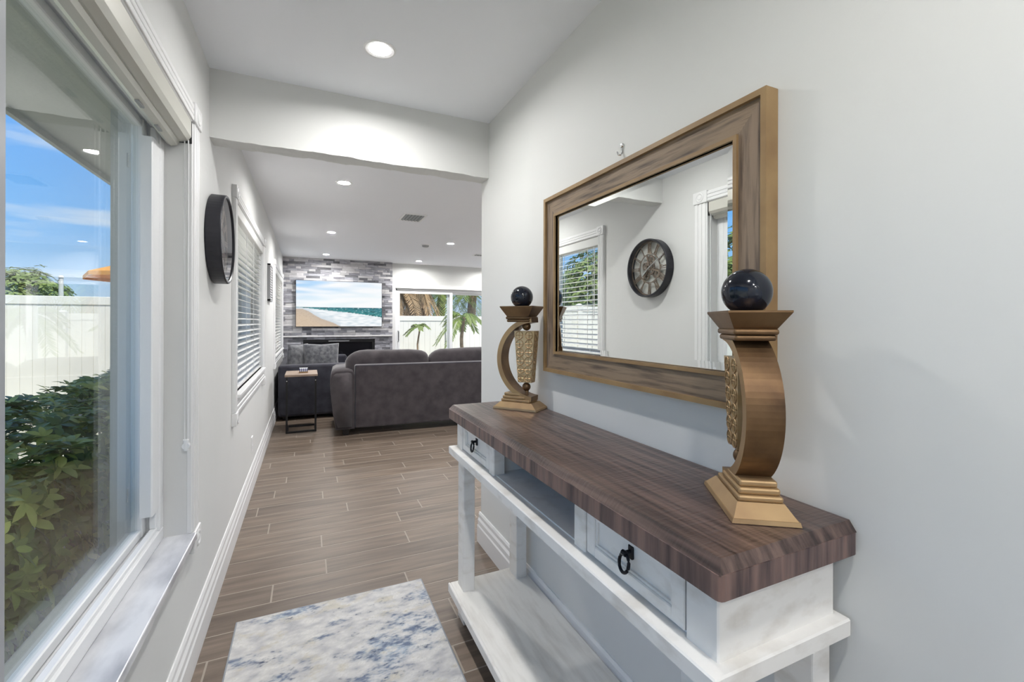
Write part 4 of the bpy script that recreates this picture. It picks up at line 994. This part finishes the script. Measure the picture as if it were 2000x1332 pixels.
def tree(loc, h_, rx_, rz_, label, n=1400, seed=1, ls_=.16):
    t = tag(empty('leafy_tree', loc), label, 'tree', 'trees beyond the fences'); r3 = random.Random(seed); c0 = Vector(loc)
    bm = nb(); tube(bm,[c0,c0+Vector((.1,0,h_*.5)),c0+Vector((0,.1,h_*.8))],[.14,.10,.05],8); obj('trunk', bm, 'bark', t)
    bm = nb()
    for _ in range(n):
        v = Vector((r3.gauss(0,1),r3.gauss(0,1),r3.gauss(0,1))).normalized(); k = r3.uniform(.75,1.0)*(1+.25*mnoise.noise(v*2.2+Vector((seed,0,0))))
        p = c0+Vector((v.x*rx_*k,v.y*rx_*k,h_+v.z*rz_*k)); up = (v+Vector((0,0,.5)))
        whorl(bm,p,up,ls_,4,r3)
    tag(obj('crown', bm, 'treeleaf', t, True), None, None, None, 'stuff')
tree((-7.15,16.5,GZ),1.9,1.2,1.0,'round green tree behind the tall fence beside the thin pole',1500,1,.15)
tree((-10.4,17.9,GZ),1.6,1.6,1.0,'low green tree behind the tall fence in front of the neighbouring house',1000,2,.16)
tree((-9.0,6.2,GZ),2.4,1.9,1.5,'broad green tree behind the side yard fence',1300,3,.2)
tree((-7.4,12.9,GZ),2.5,1.5,1.5,'tall green tree behind the tall fence near the side yard corner',1100,8,.2)
tree((-9.3,1.6,GZ),2.2,1.6,1.4,'smaller green tree behind the side yard fence',900,4,.2)

def frond_mesh(bm, base, dirv, ln, droop, nl=26, ll=.34, hang=.5, r3=rnd):
    d_ = dirv.normalized(); pts = []
    for i in range(9):
        t_ = i/8; pts.append(base+d_*ln*t_+Vector((0,0,-droop*ln*t_*t_)))
    tube(bm,pts,[.012*(1-.8*i/8) for i in range(9)],5)
    for i in range(nl):
        t_ = .12+.88*i/nl; f = t_*8; k = min(7,int(f)); p = pts[k].lerp(pts[k+1],f-k); tang = (pts[k+1]-pts[k]).normalized(); side = tang.cross(Vector((0,0,1)))
        side = side.normalized() if side.length > .05 else Vector((1,0,0))
        for s_ in (-1,1): leaflet(bm,p,side*s_+tang*.7+Vector((0,0,-hang+r3.uniform(-.15,.15))),tang.cross(side*s_)*s_+Vector((0,.01,0)),ll*(1-.5*abs(t_-.45))*r3.uniform(.85,1.1),.028,.25)
def palm(loc, th, tr, nf, ln, label, m='frond', seed=1, elev=(.1,.9), droop=.6, boots=False, dead=0, ll=.34, hang=.5):
    r3 = random.Random(seed); t = tag(empty('palm_tree', loc), label, 'palm', 'palms beyond the patio door'); c0 = Vector(loc)
    bm = nb(); pts = [c0+Vector((.03*math.sin(i),.0,th*i/8)) for i in range(9)]; tube(bm,pts,[tr*(1.15-.15*i/8) for i in range(9)],14)
    tk = obj('trunk', bm, 'palmbark', t)
    if boots:
        bm = nb()
        for k in range(130):
            a_ = k*2.4; z = th*.25+(th*.75)*k/130; cdir = Vector((math.cos(a_),math.sin(a_),0)); p = c0+Vector((0,0,z))+cdir*tr*.95; tube(bm,[p,p+cdir*.07+Vector((.05*math.sin(k),0,.13)),p+cdir*.05+Vector((.10*math.sin(k),0,.24))],[.045,.035,.02],5)
        tag(obj('leaf_boots', bm, 'palmbark', tk), None, None, None, 'stuff')
    for k in range(nf):
        a_ = 2*PI*k/nf+r3.uniform(-.2,.2); e_ = r3.uniform(*elev); bm = nb()
        frond_mesh(bm,c0+Vector((0,0,th)),Vector((math.cos(a_)*math.cos(e_),math.sin(a_)*math.cos(e_),math.sin(e_))),ln*r3.uniform(.85,1.1),droop,r3=r3,ll=ll,hang=hang); obj('frond', bm, m, t)
    for k in range(dead):
        a_ = 2*PI*k/dead+r3.uniform(-.3,.3); bm = nb(); frond_mesh(bm,c0+Vector((0,0,th-.1)),Vector((math.cos(a_)*.6,math.sin(a_)*.6,-.6)),ln*r3.uniform(.7,1.0),.45,r3=r3,ll=ll,hang=1.4); obj('dead_frond', bm, 'deadfrond', t)
palm((3.38,15.0,GZ),3.0,.30,9,1.7,'stout palm with criss-cross trunk behind the patio fence',seed=4,boots=True,dead=10,elev=(.1,.8))
palm((2.66,14.9,GZ),2.75,.16,8,1.4,'shaggy palm with hanging brown fronds behind the patio fence',m='deadfrond',seed=5,dead=18,elev=(-.5,.2),droop=.8)
palm((3.82,11.62,GZ),1.55,.045,9,.85,'slender young palm with drooping yellow-green fronds in front of the patio fence',seed=6,elev=(-.1,.9),droop=.9,ll=.26,hang=.9)
palm((5.5,15.6,GZ),2.7,.15,13,1.9,'dense green palm over the patio fence',seed=7,elev=(-.3,.7),droop=.8,ll=.5,hang=.9)
palm((4.45,16.0,GZ),2.8,.15,12,1.7,'green palm rising behind the young palm and the patio fence',seed=9,elev=(-.4,.6),droop=.8,ll=.45,hang=.9)
palm((2.72,12.05,GZ),1.28,.022,7,.42,'thin small palm with a spidery crown in front of the patio fence',seed=8,elev=(.0,1.0),droop=.7,ll=.12)
palm((2.55,11.5,GZ),.20,.03,9,.55,'low spiky palm clump at the foot of the patio fence',seed=10,elev=(.3,1.2),droop=.3,ll=.14)
